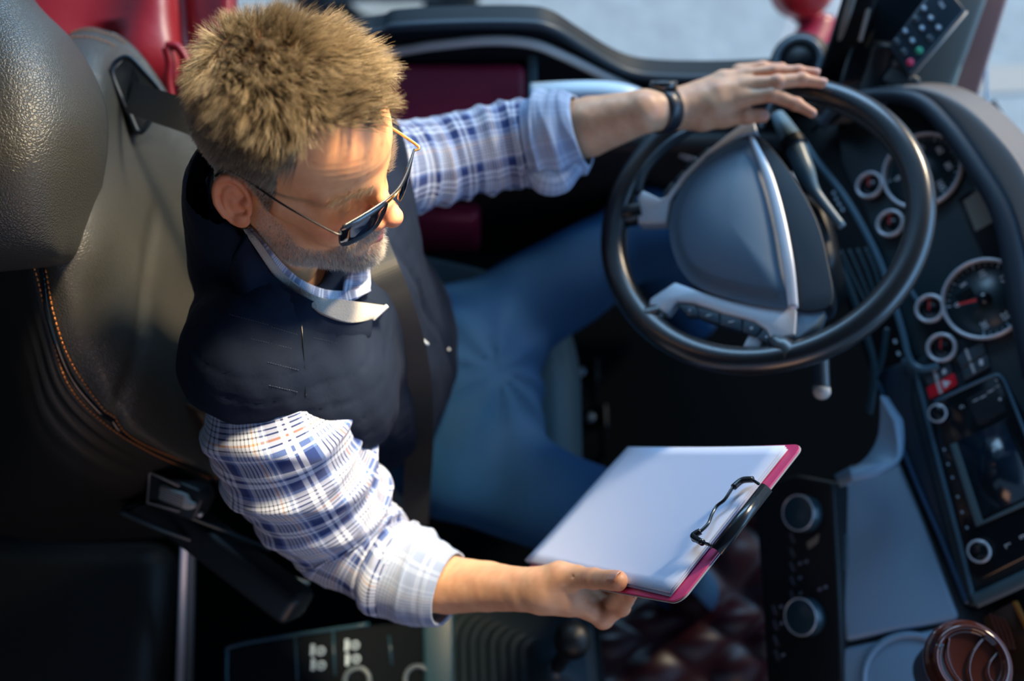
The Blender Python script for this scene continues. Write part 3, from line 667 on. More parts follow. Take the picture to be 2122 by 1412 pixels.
#o = obj('armhole_lining', *tube(cat(mrow([(364, 872), (368, 852), (392, 834), (432, 826), (480, 826)], 0.002), 6), 0.0015, 8)[:2], mat('vest_lining_edge', (0.10, 0.11, 0.13), 0.8), vest)
stp = []
for a_, b_ in (((475, 652), (558, 674)), ((562, 678), (618, 694)), ((519, 702), (606, 723)), ((554, 751), (626, 769)), ((558, 799), (618, 813)), ((650, 700), (700, 712))):
    n_ = max(3, int(math.hypot(b_[0]-a_[0], b_[1]-a_[1])/5))
    for i in range(n_):
        t0, t1 = i/n_, (i + 0.6)/n_; q = mrow([(a_[0] + (b_[0]-a_[0])*t, a_[1] + (b_[1]-a_[1])*t) for t in (t0, (t0+t1)/2, t1)], 0.0003)
        v_, f_, _ = tube(q, 0.0004, 5); stp.append((v_, f_))
    obj('stitch_line', *join(stp), mat('blue_grey_thread', (0.022, 0.032, 0.060), 0.8), vest); stp = []
obj('vest_seam', *tube(cat(mrow([(622, 640), (626, 686), (630, 740), (634, 820)], 0.0002), 6), 0.0010, 6)[:2], gloss, vest)

# ================================================================ cab shell and what shows outside
def px3(pl, pts): return [PL(x, y, pl[0], pl[1]) for x, y in pts]
YD = (np.array([0, 1.08, 0]), np.array([0, 1.0, 0]))                     # inner face of the driver's door
asph = mat('sunlit_pavement', (0.62, 0.74, 0.84), 0.9, bump=('noise', 30, 0.4, 0.02), var=0.22)
V = [(-14, 1.3, -1.15), (14, 1.3, -1.15), (14, 30, -1.15), (-14, 30, -1.15), (-14, 1.3, -1.4), (14, 1.3, -1.4), (14, 30, -1.4), (-14, 30, -1.4)]
tag(obj('ground', V, [[0, 1, 2, 3], [7, 6, 5, 4], [0, 4, 5, 1], [1, 5, 6, 2], [2, 6, 7, 3], [3, 7, 4, 0]], asph, smooth=False), kind='structure')
V = [(1.65, -6, -1.15), (14, -6, -1.15), (14, 1.3, -1.15), (1.65, 1.3, -1.15)]; V += [(a, b, -1.4) for a, b, _ in V]
tag(obj('ground', V, [[0, 1, 2, 3], [7, 6, 5, 4], [0, 4, 5, 1], [1, 5, 6, 2], [2, 6, 7, 3], [3, 7, 4, 0]], asph, smooth=False), kind='structure')
cabw = mat('dark_cab_panel', (0.006, 0.011, 0.016), 0.6, spec=0.3, bump=('noise', 700, 0.2, 0.0005))
floorm = mat('dark_rubber_mat', (0.003, 0.004, 0.005), 1.0, spec=0.0, bump=('noise', 200, 0.4, 0.001))
WX = Fr((0, 0, 0), (1, 0, 0), (0, 0, 1))
tag(obj('floor', *box(WX, 2.6, 2.1, 0.06, (0.25, 0.10, -0.03)), floorm, smooth=False), kind='structure')
tag(obj('wall_rear', *box(WX, 0.05, 2.1, 2.25, (-1.05, 0.10, 1.12)), cabw, smooth=False), kind='structure')
tag(obj('wall_passenger', *box(WX, 2.6, 0.05, 1.0, (0.25, -0.95, 0.5)), cabw, smooth=False), kind='structure')
tag(obj('ceiling', *box(WX, 2.45, 2.12, 0.05, (0.15, 0.10, 2.30)), cabw, smooth=False), kind='structure')
# pale painted line on the pavement
pl = mat('road_paint', (0.75, 0.76, 0.74), 0.8)
tag(obj('painted_line', *box(Fr((-0.55, 4.05, -1.146), (0.35, 1, 0), (0, 0, 1)), 3.4, 0.16, 0.006), pl, smooth=False), 'pale painted line on the pavement outside the door window', 'road marking')
tag(obj('painted_line', *box(Fr(ZP(2085, 165, -1.146), (1, 0.05, 0), (0, 0, 1)), 0.55, 0.14, 0.006), pl, smooth=False), 'short pale painted stripe on the pavement seen through the windshield', 'road marking')
# dark vehicle parked outside, seen low through the rear part of the window
wh = thing('car_wheel', ZP(800, -40, -1.15), 'dark tyre and grey body of a vehicle parked beyond the door window', 'vehicle')
fr = Fr(ZP(800, -30, -0.9), (1, 0, 0), (0, -1, 0.2))
obj('body_panel', *box(fr, 0.55, 0.5, 0.3, (0, 0.28, 0)), mat('grey_paint', (0.035, 0.045, 0.055), 0.4), wh, smooth=False)
obj('tyre', *lathe(fr.at(0, 0.0, 0.05), ringprof(0.27, 0.11), 40, True), mat('tyre_rubber', (0.01, 0.012, 0.014), 0.8), wh)

# ---- driver's door
door = tag(bpy.data.objects.new('door_1', None), kind='structure'); COL.objects.link(door); door.location = (0.0, 1.08, 0.4)
sill = [(-200, 76), (300, 76), (740, 70), (820, 55), (940, 48), (1080, 47), (1140, 56), (1200, 92), (1262, 130), (1310, 150), (1370, 158), (1480, 160), (1600, 156)]
S = cat([PL(x, y, *YD) for x, y in sill], 6)
n = len(S); low = S.copy(); low[:, 2] = 0.10; V = np.vstack([S, low, S + [0, 0.035, 0], low + [0, 0.035, 0]]); Fc = []
for i in range(n-1):
    for a, b in ((0, 1), (2, 3), (0, 2), (1, 3)): Fc.append([a*n+i, a*n+i+1, b*n+i+1, b*n+i])
Fc += [[0, n, 3*n, 2*n], [n-1, 2*n-1, 4*n-1, 3*n-1]]
obj('door_panel', V, Fc, cabw, door, smooth=False)
tubeobj('window_seal', S + [0, -0.004, 0.002], 0.009, softblack, door, seg=10, flat=0.8)
tr = cat([PL(x, y, *YD) + [0, -0.012, 0] for x, y in [(300, 100), (740, 100), (900, 82), (1010, 72), (1100, 78), (1170, 105), (1260, 150), (1350, 192)]], 8)
tubeobj('trim_line', tr, 0.0085, mat('pale_seal', (0.60, 0.56, 0.53), 0.4), door, seg=10)
cap_ = cat([PL(x, y, *YD) + [0, -0.03, 0] for x, y in [(1300, 178), (1380, 180), (1500, 184), (1640, 175)]], 6)
tubeobj('sill_ledge', cap_, 0.02, mat('blue_grey_sill', (0.02, 0.04, 0.055), 0.5), door, seg=10)
arm = Fr(YP(850, 205, 1.01), (1, 0, 0.0), (0, -0.35, 0.94))
a0 = arm.pick(690, 162); a1 = arm.pick(1092, 228)
o = obj('armrest', *box(arm, a1[0]-a0[0], 0.115, 0.05, ((a0[0]+a1[0])/2, (arm.pick(900, 200)[1]), -0.02)), redlea2, door); bevel(o, 0.018, 5); o['label'] = 'maroon leather armrest'
o = obj('armrest_bracket', *box(arm, 0.018, 0.13, 0.06, (arm.pick(1103, 190)[0], 0.01, -0.03)), mat('teal_grey_plastic', (0.05, 0.09, 0.11), 0.5), door); bevel(o, 0.005)
hp = cat([YP(x, y, 1.0) for x, y in [(1098, 190), (1180, 186), (1250, 186), (1300, 193), (1335, 206)]], 6)
V, Fc, uv = tube(hp, 0.016, 12, flat=0.55); o = obj('door_grab_handle', V, Fc, mat('pale_blue_plastic', (0.45, 0.60, 0.74), 0.35), door)
# door pocket (dark) and maroon base under the arm
o = obj('door_pocket', *box(Fr(YP(1050, 400, 0.98), (1, 0, 0), (0, -1, 0.2)), 1.0, 0.30, 0.06), black, door); bevel(o, 0.02)
o = obj('pocket_lining', *box(Fr(YP(905, 470, 0.93), (1, 0, 0), (0, -1, 0.3)), 0.16, 0.10, 0.05), redlea2, door); bevel(o, 0.015)
# window glass of the door
gm = mat('clear_glass', (1, 1, 1), 0.0); nt = gm.node_tree; o_ = nt.nodes['Material Output']; tb = nt.nodes.new('ShaderNodeBsdfTransparent'); gb = nt.nodes.new('ShaderNodeBsdfGlossy'); gb.inputs['Roughness'].default_value = 0.02; mxg = nt.nodes.new('ShaderNodeMixShader')
tb.inputs[0].default_value = (0.93, 0.97, 0.98, 1); mxg.inputs[0].default_value = 0.03; nt.links.new(tb.outputs[0], mxg.inputs[1]); nt.links.new(gb.outputs[0], mxg.inputs[2]); nt.links.new(mxg.outputs[0], o_.inputs['Surface'])
gl = [S[i] + [0, 0.02, 0] for i in range(n)]; V = np.vstack([gl, [[g[0], g[1], 1.85] for g in gl]]); V = np.vstack([V, V + [0, 0.005, 0]]); m_ = n; Fc = []
for i in range(n-1): Fc += [[i, i+1, m_+i+1, m_+i], [2*m_+i, 3*m_+i, 3*m_+i+1, 2*m_+i+1]]
tag(obj('window_1', V, Fc, gm, smooth=False), kind='structure')

# ---- front pillar, red outer pillar, mirror
AP = D(1800, 60, 1.62)
pil = tag(bpy.data.objects.new('trim_1', None), kind='structure'); COL.objects.link(pil); pil.location = Vector(D(1745, 150, 1.75))
def beam(name, pts, w, d_, m, parent, bev=0.01):
    P = np.array(pts); T = nz(P[-1] - P[0]); view = nz(P.mean(0) - C0); x = nz(np.cross(T, view)); z = np.cross(x, T); V = []
    for p in P:
        for a, b in ((-1, -1), (1, -1), (1, 1), (-1, 1)): V.append(p + x*a*w/2 + z*b*d_/2)
    k = len(P); Fc = [[0, 1, 2, 3], [4*k-4, 4*k-1, 4*k-2, 4*k-3]] + [[4*i+j, 4*i+(j+1) % 4, 4*i+4+(j+1) % 4, 4*i+4+j] for i in range(k-1) for j in range(4)]
    return bevel(obj(name, V, Fc, m, parent), bev)
beige = mat('beige_pillar_trim', (0.30, 0.275, 0.235), 0.55)
beam('pillar_cover', [D(1715, 190, 1.70), D(1745, 110, 1.62), D(1800, -60, 1.48)], 0.05, 0.06, black, pil)
beam('pillar_edge', [D(1728, 120, 1.62), D(1768, -10, 1.50), D(1790, -80, 1.45)], 0.012, 0.03, beige, pil, 0.004)
win = tag(bpy.data.objects.new('trim_2', None), kind='structure'); COL.objects.link(win); win.location = Vector(D(1960, 200, 1.78))
beam('pillar_inner', [D(1905, 230, 1.78), D(1960, 90, 1.68), D(2010, -60, 1.58)], 0.075, 0.05, beige, win)
beam('pillar_seal', [D(1950, 235, 1.76), D(1995, 90, 1.66), D(2040, -60, 1.56)], 0.018, 0.03, mat('cream_seal', (0.75, 0.68, 0.50), 0.5), win, 0.004)
beam('pillar_paint', [D(1975, 250, 1.80), D(2022, 90, 1.70), D(2065, -60, 1.60)], 0.055, 0.04, mat('dusty_red_paint', (0.52, 0.24, 0.20), 0.4), win, 0.006)
redp = mat('red_mirror_paint', (0.36, 0.020, 0.055), 0.3, coat=0.4)
mir = thing('wing_mirror', D(1665, 80, 2.05), 'red outside mirror with curved arm beyond the door window', 'mirror')
obj('mirror_housing', *lathe(Fr(D(1665, -28, 2.05), (1, 0, 0), (0.2, -0.6, 0.8)), [(0.0001, 0.05), (0.04, 0.045), (0.062, 0.02), (0.062, -0.03), (0.0001, -0.04)], 32), mat('bright_red_paint', (0.62, 0.02, 0.02), 0.3), mir)
V, Fc, uv = tube(cat([D(1590, -60, 2.12), D(1640, 0, 2.1), D(1690, 52, 2.1), D(1680, 100, 2.08), D(1640, 150, 2.05)], 8), [0.030]*16 + [0.045]*17, 18, flat=0.8); obj('mirror_arm', V, Fc, redp, mir)

# windshield glass with sticker
tag(obj('window_2', *box(Fr(D(2105, 170, 1.95), (0.3, -1, 0), (-0.85, -0.25, 0.5)), 0.9, 1.0, 0.006, (0.25, 0, 0)), gm, smooth=False), kind='structure')
st = thing('window_sticker', D(2085, 285, 1.85), 'dark and green slanted sticker low on the windshield', 'sticker')
sf = Fr(D(2085, 280, 1.85), D(2135, 360, 1.85) - D(2050, 220, 1.85), (-0.5, -0.3, 0.8))
obj('green_band', *box(sf, 0.16, 0.020, 0.004, (0, -0.012, 0)), mat('green_print', (0.02, 0.33, 0.22), 0.6), st, smooth=False)
obj('dark_band', *box(sf, 0.16, 0.016, 0.004, (0.01, 0.007, 0)), mat('dark_print', (0.06, 0.06, 0.055), 0.7), st, smooth=False)
tag(tubeobj('aerial_rod', cat([D(2045, 20, 1.8), D(2042, 110, 1.84), D(2046, 240, 1.9)], 6), 0.0035, mat('pale_rod', (0.6, 0.72, 0.8), 0.3), seg=8), 'thin pale vertical rod behind the windshield beside the red pillar', 'rod')

# ---- round tweeter vent in the corner
tv = thing('round_air_vent', D(1662, 130, 1.68), 'round dark air vent in the corner above the steering wheel', 'air vent')
fr = Fr(D(1655, 125, 1.68), (1, 0.1, 0), (-0.35, -0.45, 0.8))
o = obj('vent_base', *lathe(fr, [(0.0001, -0.06), (0.054, -0.06), (0.050, -0.02), (0.044, -0.004), (0.0001, -0.004)], 36), black, tv)
obj('vent_surround', *prism(fr, [fr.pick(x, y, -0.02) for x, y in [(1540, 165), (1600, 118), (1650, 92), (1760, 88), (1820, 120), (1800, 215), (1600, 215)]], -0.06, -0.02), softblack, tv)
obj('vent_ring', *lathe(fr, ringprof(0.036, 0.005, 12), 40, True), mat('vent_ring_grey', (0.10, 0.14, 0.17), 0.35), tv)
obj('vent_hub', *lathe(fr, [(0.0001, 0.006), (0.018, 0.004), (0.024, -0.002), (0.036, -0.003)], 32), black, tv)
obj('vent_vane', *lathe(fr, ringprof(0.028, 0.003, 8), 32, True), black, tv)

# ================================================================ dashboard
DX, DN = np.array([0.30, -0.95, 0.06]), np.array([-0.66, -0.16, 0.73])
DF = Fr(D(2042, 620, 1.44), DX, DN)                                    # gauge plane
def dpoly(pts, h=0.0, fr=DF): return [fr.pick(x, y, h) for x, y in pts]
dash = thing('dashboard', DF(0, -0.3, -0.1), 'dark truck dashboard with hooded gauge cluster and centre stack', 'dashboard')
# body behind everything
o = obj('dash_body', *prism(DF, dpoly([(1560, 235), (1700, 150), (1830, 165), (2050, 250), (2300, 620), (2420, 1500), (2040, 1500), (1960, 1240), (1840, 930), (1800, 780), (1700, 500), (1620, 330)], -0.03), -0.16, -0.03), black, dash); bevel(o, 0.02)
# hood over the gauges
hood = [(1700, 262), (1745, 214), (1820, 197), (1900, 208), (1962, 262), (2022, 345), (2072, 430), (2098, 520), (2118, 640), (2150, 780)]
H0 = np.array([DF(*DF.pick(x, y, 0.06), 0.06) for x, y in hood]); H0 = cat(H0, 8)
V, Fc, uv = tube(H0, np.interp(np.linspace(0, 1, len(H0)), [0, 0.15, 0.5, 0.8, 1], [0.008, 0.011, 0.014, 0.016, 0.018]), 18, flat=1.0); o = obj('gauge_hood_rim', V, Fc, softblack, dash)
top_ = [(1700, 246), (1760, 200), (1830, 184), (1910, 186), (1985, 218), (2055, 280), (2115, 360), (2160, 480), (2190, 640), (2230, 800)]
G = [[DF(*DF.pick(x, y, 0.05), 0.05) for x, y in hood], [DF(*DF.pick(x, y, 0.065), 0.065) for x, y in top_],
     [DF(*DF.pick(x + 16, y - 8, 0.045), 0.045) for x, y in top_], [DF(*DF.pick(x + 60, y - 10, -0.02), -0.02) for x, y in top_]]
V, Fc, uv, _, _ = patch(G, 6, 0.02); obj('dash_top', V, Fc, mat('dash_top_grain', (0.15, 0.14, 0.135), 0.55, bump=('noise', 900, 0.3, 0.0004)), dash)
# inner wall of the hood
G = [[DF(*DF.pick(x, y, 0.05), 0.05) for x, y in hood], [DF(*DF.pick(x - 14, y + 14, -0.01), -0.01) for x, y in hood]]
V, Fc, uv, _, _ = patch(G, 6, 0.006); obj('hood_lining', V, Fc, black, dash)
facem = mat('gauge_panel_teal', (0.010, 0.026, 0.034), 0.35)
o = obj('gauge_panel', *prism(DF, dpoly([(1730, 250), (1820, 215), (1900, 225), (1990, 315), (2060, 430), (2095, 540), (2120, 700), (2140, 860), (2050, 740), (1975, 700), (1945, 760), (1890, 740), (1850, 600), (1790, 440), (1740, 340)], 0), -0.05, -0.004), facem, dash); bevel(o, 0.004)
# gauges
def gauge(name, cx, cy, R, big, label, needle, nums, group, start=220, sweep=-260):
    a, b = DF.pick(cx, cy, 0.0); fr = DF.at(a, b, 0.0); t = thing(name, fr.o, label, 'gauge', group)
    obj('dial_face', *disc(fr, R, 0.003), facem if big else gloss, t)
    obj('bezel', *lathe(fr.at(0, 0, 0.006), ringprof(R, 0.0028 if big else 0.0026, 10, 2.2), 64, True), silver, t)
    na = math.radians(needle); nf = Fr(fr(0, 0, 0.009), fr.x*math.cos(na) + fr.y*math.sin(na), fr.z)
    L_ = R*(0.62 if big else 0.7)
    obj('needle', *prism(nf, [(-R*0.1, -R*0.045), (L_, -R*0.022), (L_, R*0.022), (-R*0.1, R*0.045)], 0, 0.0015), red_mark, t, smooth=False)
    if big:
        o = obj('needle_hub', *lathe(fr.at(0, 0, 0.006), [(0.0001, 0.010), (R*0.13, 0.009), (R*0.17, 0.004), (R*0.18, 0)], 28), gloss, t)
    V, Fc, k = [], [], 0; N = 28 if big else 8; parts = []
    for i in range(N+1):
        ang = math.radians(start + sweep*i/N); tf = Fr(fr(0, 0, 0.0034), fr.x*math.cos(ang) + fr.y*math.sin(ang), fr.z); mj = i % 4 == 0
        parts.append(box(tf, R*(0.12 if mj else 0.07), R*(0.028 if mj else 0.016), 0.0006, (R*0.88, 0, 0)))
    obj('tick_marks', *join(parts), dim_mark, t, smooth=False)
    if nums:
        for i, s_ in enumerate(nums):
            ang = math.radians(start + sweep*i/(len(nums)-1)); text('numeral', s_, fr.at(R*0.66*math.cos(ang), R*0.66*math.sin(ang), 0.0036), R*0.22, white_mark, t)
    return t, fr
t, fr = gauge('rev_counter', 2042, 621, 0.0575, True, 'large round dial near right edge with red needle pointing left, lower of two big gauges', 252, ['0', '5', '10', '15', '20', '25', '30'], 'dials of the gauge cluster', 250, -280)
obj('mode_display', *box(fr, 0.014, 0.026, 0.001, (-0.020, -0.020, 0.004)), gloss, t, smooth=False)
t, fr = gauge('speedometer', 1913, 356, 0.0580, True, 'large round dial partly behind the wheel rim, upper of two big gauges', 200, ['0', '20', '40', '60', '80', '100', '120'], 'dials of the gauge cluster', 250, -280)
for i, (cx, cy, lab) in enumerate([(1805, 386, 'small round dial with silver ring, topmost of the four small dials'), (1848, 465, 'small round dial just below the topmost small dial, left of the wheel rim'),
                                   (1930, 641, 'small round dial directly left of the big lower gauge'), (1954, 722, 'small round dial above the red hazard switch, lowest of the four')]):
    gauge('small_dial', cx, cy, 0.0195, False, lab, 150, None, 'dials of the gauge cluster', 210, -120)
dsp = thing('dash_display', DF(*DF.pick(2040, 440)), 'grey rectangular display set between the two big gauges', 'display')
p_ = dpoly([(1985, 415), (2035, 378), (2110, 520), (2052, 560)]); obj('display_frame', *prism(DF, p_, -0.003, 0.003), gloss, dsp, smooth=False)
p_ = dpoly([(1997, 417), (2034, 390), (2068, 455), (2022, 480)], 0.003); obj('display_glass', *prism(DF, p_, 0.003, 0.0042), mat('lcd_grey', (0.16, 0.17, 0.15), 0.3), dsp, smooth=False)

# long trims running down beside the cluster
def strip(name, pts, h, r, m, parent, flat=0.6):
    P = cat([DF(*DF.pick(x, y, h), h) for x, y in pts], 8); V, Fc, uv = tube(P, r, 10, flat=flat, up=DF.z); return obj(name, V, Fc, m, parent)
tealm = mat('teal_edge', (0.06, 0.13, 0.18), 0.3)
strip('cluster_trim', [(1658, 282), (1690, 330), (1745, 400), (1790, 475), (1830, 560), (1868, 680), (1885, 745), (1910, 765), (1945, 758)], 0.008, 0.005, tealm, dash)
strip('cluster_trim', [(1880, 590), (1900, 622), (1908, 632)], 0.006, 0.003, tealm, dash)
strip('column_shroud_edge', [(1700, 470), (1745, 560), (1790, 680), (1812, 770), (1800, 860)], 0.02, 0.006, mat('dark_teal', (0.015, 0.04, 0.055), 0.35), dash)
strip('side_trim', [(1838, 680), (1828, 745), (1810, 790), (1806, 820)], 0.004, 0.005, mat('dark_teal', (0, 0, 0)), dash)
for k in range(4): strip('vent_slat', [(1742 + 17*k, 520 - 2*k), (1765 + 17*k, 570), (1800 + 10*k, 640)], 0.012, 0.0028, mat('dark_teal', (0.02, 0.05, 0.07), 0.4), dash)
for i, (x, y) in enumerate([(1728, 400), (1733, 412), (1739, 423), (1746, 434), (1855, 708), (1862, 733)]):
    o = obj('indicator_mark', *box(DF.at(*DF.pick(x, y, 0.006), 0.006), 0.006, 0.004, 0.001), dim_mark, dash, smooth=False)
# stalk cover right of the hub (pale blue-grey) and column shroud
col_ = thing('steering_column', WF(0, 0.05, -0.10), 'dark steering column shroud behind the wheel hub', 'steering column')
cf = Fr(WF(0, 0.03, -0.03), WF.x, WF.z)
o = obj('column_shroud', *prism(cf, [(-0.075, -0.09), (0.075, -0.09), (0.08, 0.02), (0.05, 0.06), (-0.05, 0.06), (-0.08, 0.02)], -0.20, -0.04), black, col_); bevel(o, 0.02, 4)
def wtube(name, pts, R, m, parent, seg=14, **k):
    P = cat([wp(*p) for p in pts], 6); R = np.interp(np.linspace(0, 1, len(P)), np.linspace(0, 1, len(np.atleast_1d(R))), np.atleast_1d(R)); V, Fc, uv = tube(P, R, seg, **k); return obj(name, V, Fc, m, parent)
stl = thing('indicator_stalk', wp(1660, 300, -0.05), 'pale blue-grey control stalk behind the wheel right of its hub', 'control stalk')
wtube('lever', [(1612, 240, -0.06), (1640, 290, -0.05), (1668, 355, -0.05), (1690, 400, -0.06), (1745, 470, -0.07)], [0.010, 0.016, 0.014, 0.008, 0.006], mat('pale_stalk', (0.13, 0.20, 0.24), 0.35), stl)
wtube('grip_ring', [(1640, 290, -0.045), (1648, 305, -0.045)], [0.0175, 0.0175], black, stl)
st2 = thing('adjusting_stalk', wp(1700, 800, -0.08), 'dark stalk with pale round end hanging below the wheel rim', 'control stalk')
wtube('lever', [(1700, 700, -0.07), (1702, 760, -0.075), (1704, 806, -0.08)], [0.011, 0.010, 0.010], mat('dark_teal2', (0.03, 0.05, 0.07), 0.35), st2)
fr = Fr(wp(1703, 812, -0.079), (1, 0, 0), nz(C0 - wp(1703, 812, -0.079) + [0.0, -0.6, 0]))
obj('end_cap', *lathe(fr, [(0.0001, 0.006), (0.009, 0.005), (0.0115, 0), (0.0115, -0.012), (0.0001, -0.012)], 24), mat('pale_cap', (0.42, 0.42, 0.40), 0.4), st2)

# ---- steering wheel
whl = thing('steering_wheel', WF.o, 'black four-spoke truck steering wheel with silver spoke trims', 'steering wheel')
RM = 0.2065
rim = obj('rim', *lathe(WF, ringprof(RM, 0.0188, 20), 128, True), mat('wheel_leather', (0.013, 0.016, 0.019), 0.27, bump=('noise', 700, 0.12, 0.0004), spec=0.7), whl)
def wa(px, py, h=0.0): a, b = WF.pick(px, py, h); return math.atan2(b, a)
for (x, y) in ((1878, 585), (1262, 575), (1738, 195), (1620, 770)):
    a = wa(x, y); c_ = WF(RM*math.cos(a), RM*math.sin(a)); tdir = -math.sin(a)*WF.x + math.cos(a)*WF.y; fr = Fr(c_, WF.z, tdir)
    obj('stitch_groove', *lathe(fr, ringprof(0.0179, 0.0009, 6), 32, True), gloss, rim)
def wpr(pts, h): return [WF.pick(x, y, h) for x, y in pts]
hub = [(1385, 480), (1392, 420), (1425, 360), (1480, 310), (1535, 285), (1560, 300), (1590, 370), (1612, 460), (1630, 560), (1636, 628), (1590, 632), (1500, 612), (1435, 585), (1400, 540)]
def smooth_poly(p, n=5): return [tuple(q) for q in cat(np.array([(a, b) for a, b in p]), n, closed=True)]
hubm = mat('airbag_cover', (0.070, 0.120, 0.175), 0.5, bump=('noise', 900, 0.2, 0.0004))
def dome(name, outline, h0, h1, hc, m, parent, rings=12):
    P2 = np.array(outline); c_ = P2.mean(0); n_ = len(P2); V = [np.c_[P2, np.full(n_, h0)]]; 
    for i in range(rings):
        t = i/rings; V.append(np.c_[c_ + (P2 - c_)*(1 - 0.06*(i == 1) - t*0.98 if i else 1.0), np.full(n_, h1 + (hc - h1)*(1 - (1-t)**2))])
    V = np.vstack(V + [np.r_[c_, hc][None]]); Fc = []
    for r_ in range(rings):
        for i in range(n_): Fc.append([r_*n_+i, r_*n_+(i+1) % n_, (r_+1)*n_+(i+1) % n_, (r_+1)*n_+i])
    for i in range(n_): Fc.append([rings*n_+i, rings*n_+(i+1) % n_, len(V)-1])
    Fc.append(list(range(n_))[::-1]); return obj(name, WF.arr(V), Fc, m, parent, sharp=50)
o = dome('airbag_cover', wpr(smooth_poly(hub), 0.02), -0.02, 0.014, 0.034, hubm, whl)
hubr = [(1556, 288), (1585, 292), (1640, 360), (1690, 450), (1715, 540), (1722, 632), (1640, 636), (1628, 540), (1605, 420)]
o = obj('hub_side', *prism(WF, wpr(smooth_poly(hubr), 0.01), -0.03, 0.010), softblack, whl); bevel(o, 0.006)
wtube('hub_chrome_strip', [(1556, 282, 0.022), (1590, 360, 0.022), (1615, 450, 0.022), (1634, 550, 0.022), (1644, 640, 0.018)], [0.003, 0.0065, 0.0075, 0.0075, 0.0065], silver, whl, flat=0.5, up=WF.z)
lowh = [(1650, 640), (1715, 636), (1700, 675), (1660, 705), (1625, 710)]
o = obj('hub_foot', *prism(WF, wpr(lowh, 0.0), -0.02, 0.006), bluegrey, whl); bevel(o, 0.004)
spk = [(1402, 590), (1445, 606), (1520, 628), (1600, 642), (1655, 642), (1650, 700), (1600, 712), (1590, 690), (1565, 672), (1500, 655), (1440, 634), (1405, 630), (1385, 655), (1348, 642), (1350, 625)]
o = obj('lower_spoke', *prism(WF, wpr(spk, 0.0), -0.012, 0.010), silver, whl); bevel(o, 0.003)
spu = [(1325, 415), (1335, 400), (1372, 418), (1385, 412), (1420, 365), (1470, 318), (1540, 262), (1565, 255), (1572, 280), (1535, 292), (1470, 330), (1425, 375), (1392, 425), (1385, 468), (1325, 470)]
o = obj('upper_spoke', *prism(WF, wpr(spu, 0.0), -0.012, 0.010), silver, whl); bevel(o, 0.003)
# button rows set into the spokes
bt = mat('wheel_button', (0.028, 0.050, 0.070), 0.35)
def wbutton(poly, sym, parent):
    o = obj('button', *prism(WF, wpr(poly, 0.008), -0.006, 0.008), bt, parent); bevel(o, 0.0015)
    c_ = np.mean(wpr(poly, 0.008), axis=0); text('symbol', sym, WF.at(c_[0], c_[1], 0.0083), 0.0105, white_mark, o); return o
for poly, s_ in [([(1402, 630), (1440, 634), (1448, 655), (1425, 655)], '•'), ([(1442, 636), (1490, 650), (1490, 672), (1450, 658)], 'I'), ([(1492, 650), (1538, 660), (1536, 686), (1492, 674)], 'I'),
                ([(1540, 661), (1582, 676), (1566, 698), (1538, 688)], '×'), ([(1584, 678), (1602, 700), (1596, 716), (1568, 700)], '•')]: wbutton(poly, s_, whl)
for poly, s_ in [([(1372, 400), (1392, 376), (1412, 388), (1396, 412)], '-'), ([(1395, 373), (1415, 352), (1434, 362), (1414, 386)], '+'), ([(1418, 349), (1440, 328), (1458, 338), (1437, 360)], '•'), ([(1443, 325), (1468, 304), (1484, 314), (1461, 336)], '•')]: wbutton(poly, s_, whl)
# leather rim flares where the spokes meet it
for pts, R in [([(1290, 452, 0), (1308, 446, 0), (1330, 440, -0.002)], [0.014, 0.017, 0.017]), ([(1325, 668, 0), (1345, 658, 0), (1372, 645, -0.002)], [0.018, 0.018, 0.012]), ([(1640, 742, 0), (1618, 722, 0), (1600, 706, 0)], [0.02, 0.018, 0.012]), ([(1590, 200, 0), (1572, 240, -0.004), (1562, 268, -0.004)], [0.018, 0.016, 0.012])]:
    wtube('rim_flare', pts, R, mat('wheel_leather', (0, 0, 0)), rim)
wtube('rim_inner_pad', [(1322, 400, 0.004), (1330, 362, 0.006), (1360, 322, 0.006), (1405, 285, 0.006), (1460, 258, 0.004)], [0.006, 0.0075, 0.0075, 0.007, 0.004], mat('rim_pad', (0.03, 0.045, 0.06), 0.25), rim)
wtube('rim_inner_pad', [(1290, 470, 0.002), (1278, 520, 0.004), (1284, 575, 0.004), (1310, 625, 0.004), (1345, 650, 0.002)], [0.008, 0.006, 0.005, 0.006, 0.008], mat('rim_pad', (0.03, 0.045, 0.06), 0.25), rim)
o = obj('spoke_tip', *prism(WF, wpr([(1555, 690), (1590, 700), (1575, 722), (1540, 722)], 0.0), -0.01, 0.004), silver, whl); bevel(o, 0.002)
wtube('paddle', [(1408, 322, -0.02), (1425, 328, -0.02), (1445, 330, -0.02)], [0.003, 0.005, 0.002], silver, whl)

# ================================================================ centre stack, radio, switches
GX, GY = DF.x, DF.y
def dpx(pts, h): return [DF.pick(x, y, h) for x, y in pts]
def dprism(name, pts, h0, h1, m, parent, bv=0.003, fr=DF):
    o = obj(name, *prism(fr, [fr.pick(x, y, h1) for x, y in pts], h0, h1), m, parent)
    if bv: bevel(o, bv)
    return o
stackm = mat('stack_teal_black', (0.012, 0.026, 0.036), 0.38, bump=('noise', 1000, 0.15, 0.0003))
dprism('centre_fascia', [(1895, 745), (2060, 665), (2140, 640), (2300, 1120), (2010, 1262), (1985, 1215), (1925, 980), (1885, 830)], -0.05, -0.002, stackm, dash, 0.006)
dprism('fascia_side', [(1812, 770), (1880, 745), (1900, 800), (1995, 1200), (2010, 1262), (1985, 1240), (1900, 1010), (1838, 850)], -0.06, -0.008, mat('fascia_side_blue', (0.008, 0.020, 0.038), 0.45), dash, 0.006)
strip('fascia_edge', [(1870, 745), (1892, 765), (1905, 800), (1945, 960), (1990, 1130), (2016, 1238)], 0.001, 0.0035, tealm, dash)
